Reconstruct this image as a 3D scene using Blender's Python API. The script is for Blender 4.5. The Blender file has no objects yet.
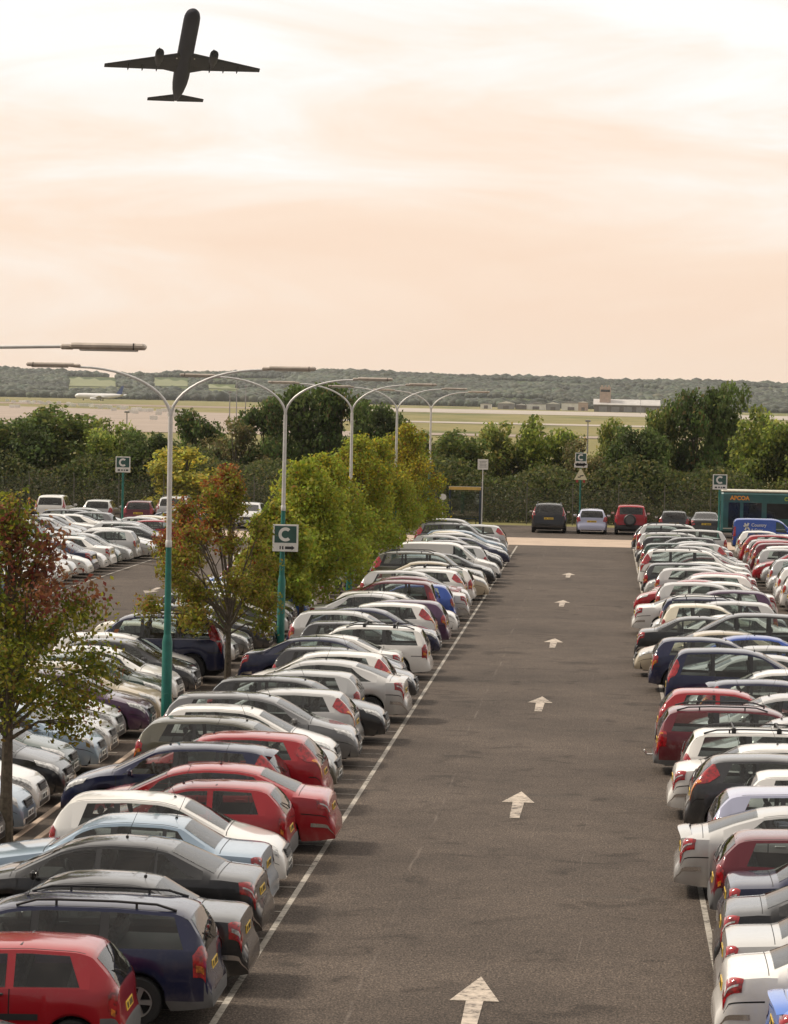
import bpy, math, random, re
import numpy as np
from mathutils import Matrix, Vector

random.seed(7)
rng = np.random.default_rng(11)
scene = bpy.context.scene
COL = scene.collection
K = 3110.0 / 1271.0            # one survey unit along the lane, in metres
CH = 7.8                       # height of the eye
F = 3110.0                     # focal length in pixels of the 788 x 1024 frame


def U(u):
    return u * K


# ------------------------------------------------------------------ camera
W_, H_ = 788, 1024
ROLL = math.radians(1.2)
VPX, VPY = 605.5, 407.0


def cam_matrix():
    yc = np.array([(VPX - W_ / 2) / F, -(VPY - H_ / 2) / F, -1.0])
    yc /= np.linalg.norm(yc)
    r = np.array([math.sin(ROLL), math.cos(ROLL), 0.0])
    zc = np.array([r[0], r[1], -(r @ yc) / yc[2]])
    zc /= np.linalg.norm(zc)
    xc = np.cross(yc, zc)
    return np.stack([xc, yc, zc], 1)      # camera coords = M @ world


CM = cam_matrix()
cam_d = bpy.data.cameras.new('camera')
cam = bpy.data.objects.new('camera', cam_d)
COL.objects.link(cam)
cam.matrix_world = Matrix.Translation((0, 0, CH)) @ Matrix(CM.T.tolist()).to_4x4()
cam_d.sensor_fit = 'VERTICAL'
cam_d.sensor_height = 24.0
cam_d.lens = F / H_ * 24.0
cam_d.clip_start = 0.5
cam_d.clip_end = 30000
scene.camera = cam


def at_y(px, py, Y):
    """The place at distance Y along the lane that the survey sees at a pixel of the photograph."""
    d = CM.T @ np.array([(px - W_ / 2) / F, -(py - H_ / 2) / F, -1.0])
    d = d / d[1] * Y
    return float(d[0]), float(Y), float(d[2] + CH)


# ------------------------------------------------------------------ materials
def new_mat(name):
    m = bpy.data.materials.new(name)
    m.use_nodes = True
    nt = m.node_tree
    return m, nt, nt.nodes['Principled BSDF']


def setc(b, **kw):
    for k, v in kw.items():
        k = k.replace('_', ' ')
        if k in b.inputs:
            if isinstance(v, (tuple, list)) and len(v) == 3:
                v = (*v, 1.0)
            b.inputs[k].default_value = v


def noise(nt, scale, detail=4, rough=0.55, vec=None, dist=0.0):
    n = nt.nodes.new('ShaderNodeTexNoise')
    n.inputs['Scale'].default_value = scale
    n.inputs['Detail'].default_value = detail
    n.inputs['Roughness'].default_value = rough
    n.inputs['Distortion'].default_value = dist
    if vec is not None:
        nt.links.new(vec, n.inputs['Vector'])
    return n


def ramp(nt, fac, stops):
    r = nt.nodes.new('ShaderNodeValToRGB')
    els = r.color_ramp.elements
    while len(els) < len(stops):
        els.new(0.5)
    for e, (p, c) in zip(els, stops):
        e.position = p
        e.color = (*c, 1.0) if len(c) == 3 else c
    nt.links.new(fac, r.inputs['Fac'])
    return r


def mixc(nt, fac, a, b, mode='MIX'):
    m = nt.nodes.new('ShaderNodeMix')
    m.data_type = 'RGBA'
    m.blend_type = mode
    for sock, v in ((m.inputs['Factor'], fac), (m.inputs[6], a), (m.inputs[7], b)):
        if isinstance(v, (int, float)):
            sock.default_value = v
        elif isinstance(v, (tuple, list)):
            sock.default_value = (*v, 1.0) if len(v) == 3 else v
        else:
            nt.links.new(v, sock)
    return m.outputs[2]


def math_n(nt, op, a, b=None, c=None, clamp=False):
    m = nt.nodes.new('ShaderNodeMath')
    m.operation = op
    m.use_clamp = clamp
    for sock, v in zip(m.inputs, (a, b, c)):
        if v is None:
            continue
        if isinstance(v, (int, float)):
            sock.default_value = v
        else:
            nt.links.new(v, sock)
    return m.outputs[0]


def obj_coord(nt):
    return nt.nodes.new('ShaderNodeTexCoord').outputs['Object']


def geo_pos(nt):
    return nt.nodes.new('ShaderNodeNewGeometry').outputs['Position']


def plain(name, col, rough=0.5, metal=0.0, var=0.15, scale=6.0, **kw):
    """A plain painted or moulded surface with slight wear."""
    m, nt, b = new_mat(name)
    n = noise(nt, scale, 5, 0.6, geo_pos(nt))
    lo = tuple(c * (1 - var) for c in col)
    hi = tuple(min(1, c * (1 + var)) for c in col)
    r = ramp(nt, n.outputs['Fac'], [(0.3, lo), (0.7, hi)])
    nt.links.new(r.outputs['Color'], b.inputs['Base Color'])
    setc(b, Roughness=rough, Metallic=metal, **kw)
    return m


PAINTS = {
    'white': ((0.72, 0.70, 0.66), 0.0), 'cream': ((0.66, 0.60, 0.47), 0.0),
    'silver': ((0.50, 0.49, 0.47), 0.55), 'pale grey': ((0.42, 0.42, 0.41), 0.4),
    'mid grey': ((0.15, 0.15, 0.15), 0.45), 'dark grey': ((0.040, 0.040, 0.042), 0.35),
    'black': ((0.012, 0.012, 0.013), 0.0), 'navy': ((0.007, 0.010, 0.042), 0.1),
    'blue': ((0.025, 0.075, 0.34), 0.15), 'light blue': ((0.27, 0.35, 0.43), 0.35),
    'red': ((0.30, 0.007, 0.013), 0.0), 'maroon': ((0.11, 0.007, 0.015), 0.1),
    'dark green': ((0.014, 0.040, 0.028), 0.1), 'olive grey': ((0.10, 0.095, 0.070), 0.35),
    'beige': ((0.46, 0.39, 0.28), 0.35), 'plum': ((0.060, 0.022, 0.062), 0.2),
    'lavender': ((0.42, 0.43, 0.55), 0.4), 'bright blue': ((0.06, 0.17, 0.55), 0.1),
}
paint_mats = {}


def paint(colour):
    if colour in paint_mats:
        return paint_mats[colour]
    col, metal = PAINTS[colour]
    m, nt, b = new_mat('car_paint_' + colour.replace(' ', '_'))
    p = geo_pos(nt)
    big = noise(nt, 0.9, 4, 0.6, p)
    fine = noise(nt, 9.0, 6, 0.7, p)
    # a film of road dust, thicker in patches
    dust = math_n(nt, 'MULTIPLY', big.outputs['Fac'], fine.outputs['Fac'])
    dust = math_n(nt, 'MULTIPLY_ADD', dust, 0.50, -0.135, clamp=True)
    sp = nt.nodes.new('ShaderNodeSeparateXYZ')          # road splash low on the panels
    nt.links.new(p, sp.inputs[0])
    low = math_n(nt, 'MULTIPLY_ADD', sp.outputs[2], -2.2, 1.05, clamp=True)
    dust = math_n(nt, 'MULTIPLY_ADD', low, math_n(nt, 'MULTIPLY', fine.outputs['Fac'], 0.55), dust, clamp=True)
    c = mixc(nt, dust, col, (0.25, 0.215, 0.175))
    nt.links.new(c, b.inputs['Base Color'])
    rr = math_n(nt, 'MULTIPLY_ADD', fine.outputs['Fac'], 0.22, 0.22)
    nt.links.new(rr, b.inputs['Roughness'])
    setc(b, Metallic=metal, Coat_Weight=1.0, Coat_Roughness=0.06, Coat_IOR=1.5, Specular_IOR_Level=0.15)
    dk = nt.nodes.new('ShaderNodeBsdfDiffuse')         # the trim on the inside of the panels
    dk.inputs['Color'].default_value = (0.035, 0.034, 0.033, 1)
    mx = nt.nodes.new('ShaderNodeMixShader')
    nt.links.new(nt.nodes.new('ShaderNodeNewGeometry').outputs['Backfacing'], mx.inputs[0])
    nt.links.new(b.outputs[0], mx.inputs[1])
    nt.links.new(dk.outputs[0], mx.inputs[2])
    nt.links.new(mx.outputs[0], nt.nodes['Material Output'].inputs['Surface'])
    nt.links.new(math_n(nt, 'MULTIPLY_ADD', dust, 0.6, 0.05), b.inputs['Coat Roughness'])
    paint_mats[colour] = m
    return m


M_TRIM = plain('black_plastic', (0.018, 0.018, 0.019), 0.5)
M_UNDER = plain('underbody', (0.008, 0.008, 0.008), 0.9)
M_GREY = plain('grey_bumper', (0.10, 0.10, 0.10), 0.55)
M_CHROME = plain('chrome', (0.62, 0.61, 0.60), 0.22, 1.0, 0.05)
M_TYRE = plain('tyre_rubber', (0.016, 0.016, 0.016), 0.85)
M_RIM = plain('alloy_rim', (0.42, 0.42, 0.42), 0.35, 0.8)
M_PLATE_Y = plain('yellow_plate', (0.72, 0.47, 0.04), 0.4)
M_PLATE_W = plain('white_plate', (0.72, 0.72, 0.68), 0.4)
M_INK = plain('plate_ink', (0.01, 0.01, 0.01), 0.5)


def lens_mat(name, col, rough=0.12):
    m, nt, b = new_mat(name)
    w = noise(nt, 16.0, 3, 0.6, geo_pos(nt))
    r = ramp(nt, w.outputs['Fac'], [(0.38, tuple(x * 0.35 for x in col)), (0.58, col)])
    nt.links.new(r.outputs['Color'], b.inputs['Base Color'])
    setc(b, Roughness=rough, Coat_Weight=1.0, Coat_Roughness=0.03)
    return m


M_TAIL = lens_mat('red_lens', (0.36, 0.005, 0.010))
M_AMBER = lens_mat('amber_lens', (0.65, 0.20, 0.02))
M_HEAD = lens_mat('clear_lens', (0.55, 0.55, 0.53), 0.15)


def glass_mat():
    m = bpy.data.materials.new('tinted_glass')
    m.use_nodes = True
    nt = m.node_tree
    nt.nodes.remove(nt.nodes['Principled BSDF'])
    p = geo_pos(nt)
    n = noise(nt, 3.0, 4, 0.6, p)
    tr = nt.nodes.new('ShaderNodeBsdfTransparent')
    r = ramp(nt, n.outputs['Fac'], [(0.3, (0.66, 0.72, 0.70)), (0.7, (0.76, 0.82, 0.80))])
    nt.links.new(r.outputs['Color'], tr.inputs['Color'])
    gl = nt.nodes.new('ShaderNodeBsdfGlossy')
    gl.inputs['Roughness'].default_value = 0.02
    fr = nt.nodes.new('ShaderNodeFresnel')
    fr.inputs['IOR'].default_value = 1.55
    df = nt.nodes.new('ShaderNodeBsdfDiffuse')         # a film of dust
    df.inputs['Color'].default_value = (0.30, 0.27, 0.23, 1)
    m1 = nt.nodes.new('ShaderNodeMixShader')
    nt.links.new(math_n(nt, 'MULTIPLY_ADD', n.outputs['Fac'], 0.16, -0.03, clamp=True), m1.inputs[0])
    nt.links.new(tr.outputs[0], m1.inputs[1])
    nt.links.new(df.outputs[0], m1.inputs[2])
    m2 = nt.nodes.new('ShaderNodeMixShader')
    nt.links.new(fr.outputs[0], m2.inputs[0])
    nt.links.new(m1.outputs[0], m2.inputs[1])
    nt.links.new(gl.outputs[0], m2.inputs[2])
    nt.links.new(m2.outputs[0], nt.nodes['Material Output'].inputs['Surface'])
    return m


M_SEAT = plain('seat_cloth', (0.085, 0.083, 0.085), 0.9, 0, 0.4, 20)
M_DASH = plain('dashboard_plastic', (0.022, 0.022, 0.023), 0.7)
M_PANE = plain('opaque_dark_pane', (0.014, 0.017, 0.018), 0.06, 0, 0.5, 1.5)
M_GLASS = glass_mat()


def asphalt_mat(name, base, lane=False):
    m, nt, b = new_mat(name)
    p = geo_pos(nt)
    mp = nt.nodes.new('ShaderNodeMapping')
    mp.inputs['Scale'].default_value = (1.0, 0.40, 1.0)   # worn along the traffic
    nt.links.new(p, mp.inputs['Vector'])
    fine = noise(nt, 34.0, 3, 0.8, mp.outputs['Vector'])
    grit = nt.nodes.new('ShaderNodeTexVoronoi')
    grit.inputs['Scale'].default_value = 30.0
    nt.links.new(mp.outputs['Vector'], grit.inputs['Vector'])
    big = noise(nt, 0.22, 5, 0.6, p)
    mid = noise(nt, 1.3, 4, 0.6, p, 0.6)
    c0 = tuple(x * 0.25 for x in base)
    c1 = tuple(x * 2.3 for x in base)
    r = ramp(nt, fine.outputs['Fac'], [(0.30, c0), (0.5, base), (0.70, c1)])
    g = ramp(nt, grit.outputs['Distance'], [(0.0, (1.35, 1.3, 1.25)), (0.35, (1, 1, 1)), (0.8, (0.72, 0.72, 0.72))])
    c = mixc(nt, 0.7, r.outputs['Color'], g.outputs['Color'], 'MULTIPLY')
    v = ramp(nt, big.outputs['Fac'], [(0.3, (0.72, 0.71, 0.70)), (0.7, (1.22, 1.21, 1.20))])
    c = mixc(nt, 1.0, c, v.outputs['Color'], 'MULTIPLY')
    v2 = ramp(nt, mid.outputs['Fac'], [(0.3, (0.88, 0.88, 0.88)), (0.7, (1.10, 1.09, 1.08))])
    c = mixc(nt, 1.0, c, v2.outputs['Color'], 'MULTIPLY')
    if lane:
        sx = nt.nodes.new('ShaderNodeSeparateXYZ')
        nt.links.new(p, sx.inputs[0])
        wob = noise(nt, 0.09, 5, 0.6, p)
        brk = noise(nt, 0.35, 4, 0.7, p)
        for x0, amp, w in ((-3.05, 0.5, 0.035), (-0.2, 0.35, 0.012)):
            off = math_n(nt, 'MULTIPLY_ADD', wob.outputs['Fac'], amp, -amp / 2 - x0)
            d = math_n(nt, 'ABSOLUTE', math_n(nt, 'ADD', sx.outputs[0], off))
            ln = math_n(nt, 'SUBTRACT', 1.0, math_n(nt, 'DIVIDE', d, w), clamp=True)
            ln = math_n(nt, 'MULTIPLY', ln, math_n(nt, 'MULTIPLY_ADD', brk.outputs['Fac'], 5.0, -2.35, clamp=True))
            c = mixc(nt, math_n(nt, 'MULTIPLY', ln, 0.46), c, (0.24, 0.20, 0.17))
        # joints across the lane, every dozen metres, wandering
        wy = noise(nt, 0.5, 4, 0.6, p)
        yy = math_n(nt, 'MULTIPLY_ADD', wy.outputs['Fac'], 1.6, sx.outputs[1])
        fr = math_n(nt, 'PINGPONG', yy, 6.3)
        ln = math_n(nt, 'SUBTRACT', 1.0, math_n(nt, 'DIVIDE', fr, 0.14), clamp=True)
        ln = math_n(nt, 'MULTIPLY', ln, math_n(nt, 'MULTIPLY_ADD', brk.outputs['Fac'], 4.0, -1.7, clamp=True))
        c = mixc(nt, math_n(nt, 'MULTIPLY', ln, 0.42), c, (0.036, 0.038, 0.033))
        # oil drips and patches near the bays
        oil = noise(nt, 0.8, 3, 0.5, p, 1.2)
        om = ramp(nt, oil.outputs['Fac'], [(0.58, (1, 1, 1)), (0.70, (0.60, 0.59, 0.58))])
        c = mixc(nt, 1.0, c, om.outputs['Color'], 'MULTIPLY')
    nt.links.new(c, b.inputs['Base Color'])
    setc(b, Roughness=0.92, Specular_IOR_Level=0.25)
    bp = nt.nodes.new('ShaderNodeBump')
    bp.inputs['Strength'].default_value = 0.35
    bp.inputs['Distance'].default_value = 0.02
    nt.links.new(fine.outputs['Fac'], bp.inputs['Height'])
    nt.links.new(bp.outputs['Normal'], b.inputs['Normal'])
    return m


ASPH = (0.078, 0.0615, 0.0490)
M_ASPHALT = asphalt_mat('worn_asphalt', ASPH, True)


def road_paint(name, col, wear=0.5, scale=9.0):
    m, nt, b = new_mat(name)
    p = geo_pos(nt)
    n = noise(nt, scale, 6, 0.75, p)
    n2 = noise(nt, 0.7, 3, 0.6, p)
    f = math_n(nt, 'ADD', n.outputs['Fac'], math_n(nt, 'MULTIPLY_ADD', n2.outputs['Fac'], 0.5, -0.25))
    r = ramp(nt, f, [(wear - 0.14, tuple(0.75 * a for a in ASPH)), (wear - 0.05, tuple(c * 0.62 for c in col)), (wear + 0.12, col)])
    nt.links.new(r.outputs['Color'], b.inputs['Base Color'])
    setc(b, Roughness=0.8)
    return m


M_LINE = road_paint('worn_white_line', (0.42, 0.38, 0.32), 0.49)
M_ARROW = road_paint('worn_white_arrow', (0.52, 0.44, 0.355), 0.50, 8.0)
M_ARROW_STEM = road_paint('flaking_white_arrow', (0.52, 0.44, 0.36), 0.53, 5.0)

# ------------------------------------------------------------------ mesh helpers


class MB:
    def __init__(self):
        self.v, self.f, self.m = [], [], []

    def add(self, verts, faces, mat=0):
        o = len(self.v)
        self.v += [tuple(map(float, p)) for p in verts]
        self.f += [tuple(i + o for i in f) for f in faces]
        self.m += [mat] * len(faces)
        return self

    def box(self, c, s, mat=0, bev=0.0, M=None):
        x, y, z = (a / 2 for a in s)
        if bev <= 0:
            vs = [(i * x, j * y, k * z) for i in (-1, 1) for j in (-1, 1) for k in (-1, 1)]
            fs = [(0, 1, 3, 2), (4, 6, 7, 5), (0, 4, 5, 1), (2, 3, 7, 6), (0, 2, 6, 4), (1, 5, 7, 3)]
        else:
            b = min(bev, x * .95, y * .95, z * .95)
            vs, idx, fs = [], {}, []
            for i in (-1, 1):
                for j in (-1, 1):
                    for k in (-1, 1):
                        for a in range(3):
                            d = [i * (x - b), j * (y - b), k * (z - b)]
                            d[a] = (i * x, j * y, k * z)[a]
                            idx[(i, j, k, a)] = len(vs)
                            vs.append(tuple(d))
            g = idx
            for s_ in (-1, 1):
                fs.append([g[(s_, -1, -1, 0)], g[(s_, 1, -1, 0)], g[(s_, 1, 1, 0)], g[(s_, -1, 1, 0)]])
                fs.append([g[(-1, s_, -1, 1)], g[(1, s_, -1, 1)], g[(1, s_, 1, 1)], g[(-1, s_, 1, 1)]])
                fs.append([g[(-1, -1, s_, 2)], g[(1, -1, s_, 2)], g[(1, 1, s_, 2)], g[(-1, 1, s_, 2)]])
            for a1 in (-1, 1):
                for a2 in (-1, 1):
                    fs.append([g[(a1, a2, -1, 0)], g[(a1, a2, 1, 0)], g[(a1, a2, 1, 1)], g[(a1, a2, -1, 1)]])
                    fs.append([g[(a1, -1, a2, 0)], g[(a1, 1, a2, 0)], g[(a1, 1, a2, 2)], g[(a1, -1, a2, 2)]])
                    fs.append([g[(-1, a1, a2, 1)], g[(1, a1, a2, 1)], g[(1, a1, a2, 2)], g[(-1, a1, a2, 2)]])
            for i in (-1, 1):
                for j in (-1, 1):
                    for k in (-1, 1):
                        fs.append([g[(i, j, k, 0)], g[(i, j, k, 1)], g[(i, j, k, 2)]])
            out = []
            for f in fs:   # turn every face outwards
                P = [np.array(vs[q]) for q in f]
                n = np.cross(P[1] - P[0], P[2] - P[0])
                out.append(tuple(f) if n @ sum(P) > 0 else tuple(reversed(f)))
            fs = out
        if M is not None:
            vs = [tuple(M @ Vector(p)) for p in vs]
        vs = [(p[0] + c[0], p[1] + c[1], p[2] + c[2]) for p in vs]
        return self.add(vs, fs, mat)

    def tube(self, pts, rad, n=8, mat=0, cap=True):
        pts = [Vector(p) for p in pts]
        if isinstance(rad, (int, float)):
            rad = [rad] * len(pts)
        vs, fs = [], []
        up = None
        for i, p in enumerate(pts):
            t = (pts[min(i + 1, len(pts) - 1)] - pts[max(i - 1, 0)]).normalized()
            if up is None:
                up = Vector((0, 0, 1)) if abs(t.z) < 0.9 else Vector((1, 0, 0))
            a = t.cross(up).normalized()
            up = a.cross(t).normalized()
            for k in range(n):
                w = 2 * math.pi * k / n
                vs.append(p + (a * math.cos(w) + up * math.sin(w)) * rad[i])
        for i in range(len(pts) - 1):
            for k in range(n):
                k2 = (k + 1) % n
                fs.append((i * n + k, i * n + k2, (i + 1) * n + k2, (i + 1) * n + k))
        if cap:
            fs.append(tuple(reversed(range(n))))
            fs.append(tuple((len(pts) - 1) * n + k for k in range(n)))
        return self.add(vs, fs, mat)

    def lathe(self, prof, n=20, mat=0, axis='y', c=(0, 0, 0)):
        """prof: (radius, offset along the axis)"""
        vs, fs = [], []
        for r, h in prof:
            for k in range(n):
                w = 2 * math.pi * k / n
                a, b = r * math.cos(w), r * math.sin(w)
                p = {'y': (a, h, b), 'z': (a, b, h), 'x': (h, a, b)}[axis]
                vs.append((p[0] + c[0], p[1] + c[1], p[2] + c[2]))
        for i in range(len(prof) - 1):
            for k in range(n):
                k2 = (k + 1) % n
                fs.append((i * n + k, i * n + k2, (i + 1) * n + k2, (i + 1) * n + k))
        return self.add(vs, fs, mat)

    def sheet(self, x0, y0, x1, y1, z, mat=0):
        return self.add([(x0, y0, z), (x1, y0, z), (x1, y1, z), (x0, y1, z)], [(0, 1, 2, 3)], mat)

    def prism(self, poly, y0, y1, mat=0):
        """poly in x,z, pushed along y"""
        n = len(poly)
        vs = [(x, y0, z) for x, z in poly] + [(x, y1, z) for x, z in poly]
        fs = [tuple(range(n)), tuple(reversed(range(n, 2 * n)))]
        fs += [(i, i + n, (i + 1) % n + n, (i + 1) % n) for i in range(n)]
        return self.add(vs, fs, mat)

    def mesh(self, name, mats, smooth=True, angle=35):
        me = bpy.data.meshes.new(name)
        me.from_pydata(self.v, [], self.f)
        for m in mats:
            me.materials.append(m)
        me.polygons.foreach_set('material_index', self.m)
        if smooth:
            me.polygons.foreach_set('use_smooth', [True] * len(self.f))
            me.set_sharp_from_angle(angle=math.radians(angle))
        me.update()
        return me

    def build(self, name, mats, parent=None, loc=(0, 0, 0), rot=(0, 0, 0), smooth=True, angle=35):
        if not isinstance(mats, (list, tuple)):
            mats = [mats]
        return link(name, self.mesh(name, mats, smooth, angle), parent, loc, rot)


def link(name, data, parent=None, loc=(0, 0, 0), rot=(0, 0, 0)):
    o = bpy.data.objects.new(name, data)
    COL.objects.link(o)
    o.location = loc
    o.rotation_euler = rot
    if parent is not None:
        o.parent = parent
    return o


def tag(o, label=None, cat=None, group=None, kind=None):
    for k, v in (('label', label), ('category', cat), ('group', group), ('kind', kind)):
        if v:
            o[k] = v
    return o


def thing(name, label, cat, loc=(0, 0, 0), rotz=0.0, group=None):
    o = link(name, None, None, loc, (0, 0, rotz))
    return tag(o, label, cat, group)


# ------------------------------------------------------------------ cars
RING = 8


class Loft:
    """The skin of a car as a grid: stations along the length, a ring from sill to sill."""

    def __init__(self, s):
        self.s = s
        L, W = s['L'], s['W'] / 2
        pr = np.array(s['prof'], float)
        # dense, slightly softened silhouette
        seg = np.r_[0, np.cumsum(np.hypot(*np.diff(pr, axis=0).T))]
        q = np.linspace(0, seg[-1], 240)
        x, z = np.interp(q, seg, pr[:, 0]), np.interp(q, seg, pr[:, 1])
        for _ in range(s.get('soft', 7)):
            x[1:-1] = (x[:-2] + 2 * x[1:-1] + x[2:]) / 4
            z[1:-1] = (z[:-2] + 2 * z[1:-1] + z[2:]) / 4
        self.px, self.pz = x, z
        Ra = s['R'] + 0.055
        xs = list(np.interp(np.linspace(0, 239, 62), np.arange(240), x))
        must = list(s['wsx']) + (list(s['rwx']) if s['rwx'][1] > s['rwx'][0] else [])
        for xw in s['wx']:
            xs += list(xw + Ra * np.cos(np.linspace(0, math.pi, 11)))
        xs = np.sort(np.array(xs))
        keep = [xs[0]]
        for v in xs[1:]:
            if (v - keep[-1] > 0.006 or v == xs[-1]) and min(abs(v - q) for q in must) > .005:
                keep.append(v)
        keep = sorted(keep + must)
        self.xs = xs = np.array(keep)
        n = len(xs)
        zt = np.interp(xs, x, z)
        zr = zt.max()
        bp = np.array(s['belt'], float)
        belt = np.minimum(np.interp(xs, bp[:, 0], bp[:, 1]), zt - 0.062)
        lr, dr = s.get('rr', (0.34, 0.15))
        lf, df = s.get('fr', (0.62, 0.22))
        wf = np.ones(n)
        a = np.clip(1 - xs / lr, 0, 1)
        wf -= dr * a ** 2.3
        a = np.clip(1 - (L - xs) / lf, 0, 1)
        wf -= df * a ** 2.2
        gh = np.clip((zt - belt) / (zr - np.median(belt)), 0, 1)
        wb = W * wf * 0.962
        wt = wb - 0.012 - (wb - 0.012 - s['wr'] / 2 * np.minimum(1, wf + 0.03)) * gh ** 0.85
        wt = wt - 0.045 * np.clip(1 - gh * 4, 0, 1)
        drop = np.minimum(s.get('drop', 0.055), 0.6 * (zt - belt))
        zb = s.get('sill', 0.21) + 0.05 * np.clip(1 - xs / 0.55, 0, 1) ** 1.2 + 0.05 * np.clip(1 - (L - xs) / 0.6, 0, 1)
        arch = np.zeros(n)
        for xw in s['wx']:
            d = np.abs(xs - xw)
            arch = np.maximum(arch, np.where(d <= Ra, s['R'] + np.sqrt(np.maximum(Ra ** 2 - d ** 2, 0)), 0))
        zb = np.maximum(zb, arch)
        Wf = W * wf
        flare = np.where(arch > 0.1, 0.012, 0.0)
        G = np.zeros((n, 2 * RING + 1, 3))
        z5 = belt - 0.075
        z7 = np.maximum(np.minimum(0.34, z5 - 0.12), zb + 0.03)
        z6 = np.maximum((z5 + z7) / 2, zb + 0.06)
        z5 = np.maximum(z5, z6 + 0.02)
        cols = [
            (0 * wt, zt), (0.5 * wt, zt - 0.12 * drop), (0.86 * wt, zt - 0.42 * drop), (wt, zt - drop),
            (wb, belt), (Wf * 0.988, z5), (Wf + flare, z6), (Wf * 0.99 + flare, z7), (Wf * 0.955 + flare, zb)]
        for k, (yy, zz) in enumerate(cols):
            G[:, RING + k] = np.stack([xs, yy, zz], 1)
            G[:, RING - k] = np.stack([xs, -yy, zz], 1)
        self.G, self.belt, self.zt, self.n = G, belt, zt, n

    def i_of(self, x):
        return float(np.interp(x, self.xs, np.arange(self.n)))

    def P(self, x, t):
        i = self.i_of(x)
        i0 = min(int(i), self.n - 2)
        j0 = min(max(int(math.floor(t)), 0), 2 * RING - 1)
        a, b = i - i0, t - j0
        G = self.G
        return ((1 - a) * (1 - b) * G[i0, j0] + a * (1 - b) * G[i0 + 1, j0]
                + (1 - a) * b * G[i0, j0 + 1] + a * b * G[i0 + 1, j0 + 1])

    def N(self, x, t):
        e = 0.02
        x0, x1 = max(x - e, 0.0005), min(x + e, self.s['L'] - 0.0005)
        du = self.P(x1, t) - self.P(x0, t)
        dv = self.P(x, min(t + .12, 2 * RING)) - self.P(x, max(t - .12, 0))
        n = np.cross(du, dv)
        n /= (np.linalg.norm(n) + 1e-9)
        c = self.P(x, t) - np.array([self.s['L'] / 2, 0, 0.55])
        return n if n @ (c * np.array([0.35, 1, 1])) > 0 else -n

    def patch(self, mb, fn, nu, nv, off, mat=0):
        """fn(u, v) -> x, t"""
        vs = []
        for a in range(nu + 1):
            for b in range(nv + 1):
                x, t = fn(a / nu, b / nv)
                x = min(max(x, 0.001), self.s['L'] - 0.001)
                vs.append(self.P(x, t) + self.N(x, t) * off)
        fs = []
        for a in range(nu):
            for b in range(nv):
                q = [a * (nv + 1) + b, (a + 1) * (nv + 1) + b, (a + 1) * (nv + 1) + b + 1, a * (nv + 1) + b + 1]
                p = [np.array(vs[k]) for k in q]
                nn = np.cross(p[2] - p[0], p[3] - p[1])
                if np.linalg.norm(nn) < 1e-9:
                    continue
                x, t = fn((a + .5) / nu, (b + .5) / nv)
                if nn @ self.N(min(max(x, .001), self.s['L'] - .001), t) < 0:
                    q.reverse()
                fs.append(tuple(q))
        mb.add(vs, fs, mat)

    def side_t(self, x, v, top, bot):
        """ring coordinate on the glasshouse side at height share v between the margins"""
        a, b = self.P(x, RING + 3), self.P(x, RING + 4)
        ln = np.linalg.norm(a - b) + 1e-6
        tt, tb = top / ln, 1 - bot / ln
        if tt > tb:
            tt = tb = 0.5 * (tt + tb)
            tt = tb = min(max(tt, 0), 1)
        return RING + 3 + tb + (tt - tb) * v

    def side_patch(self, mb, sgn, xa, xb, off, mat=0, top=0.045, bot=0.022, nu=14, nv=4):
        def fn(u, v):
            x = (xa[0] + (xa[1] - xa[0]) * v) * (1 - u) + (xb[0] + (xb[1] - xb[0]) * v) * u
            t = self.side_t(x, v, top, bot)
            return x, (t if sgn > 0 else 2 * RING - t)
        self.patch(mb, fn, nu, nv, off, mat)


def rect(xa, xb, ta, tb):
    return lambda u, v: (xa + (xb - xa) * u, ta + (tb - ta) * v)


def quad(c):
    """bilinear patch through four (x, t) corners"""
    (a, b, c_, d) = [np.array(p, float) for p in c]
    return lambda u, v: tuple((1 - u) * (1 - v) * a + u * (1 - v) * b + u * v * c_ + (1 - u) * v * d)


def mirror_t(fn):
    def g(u, v):
        x, t = fn(u, v)
        return x, 2 * RING - t
    return g


def wheel_meshes(R, style):
    ty = MB()
    w = 0.095
    ty.lathe([(R * .64, -w), (R * .93, -w * 1.02), (R * .99, -w * .8), (R, -w * .3), (R, w * .3), (R * .99, w * .8), (R * .93, w * 1.02), (R * .64, w)], 28, 0)
    ri = MB()
    ri.lathe([(R * .66, -w * .99), (R * .63, -w * .95), (R * .60, -w * .4), (R * .2, -w * .35), (0.001, -w * .35)], 28, 1)
    ns = 5 if style == 0 else 7
    for k in range(ns):
        a = 2 * math.pi * k / ns
        ca, sa = math.cos(a), math.sin(a)
        h = R * (.085 if style == 0 else .06)
        p = [(R * .1, -h), (R * .62, -h * 1.3), (R * .62, h * 1.3), (R * .1, h)]
        vs = [(u * ca - v * sa, yy, u * sa + v * ca) for yy in (-w * .9, -w * .45) for u, v in p]
        ri.add(vs, [(0, 1, 2, 3), (0, 4, 5, 1), (1, 5, 6, 2), (2, 6, 7, 3), (3, 7, 4, 0)], 0)
    ri.lathe([(R * .62, -w * .92), (R * .56, -w * .92), (R * .56, -w * .4)], 28, 0)
    ri.lathe([(R * .16, -w * .4), (R * .16, -w * .93), (0.001, -w * .95)], 14, 0)
    return ty.mesh('wheel', [M_TYRE]), ri.mesh('rim', [M_RIM, M_UNDER])


WHEELS = {}


def wheels_for(R, style):
    k = (round(R, 3), style)
    if k not in WHEELS:
        WHEELS[k] = wheel_meshes(R, style)
    return WHEELS[k]


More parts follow.
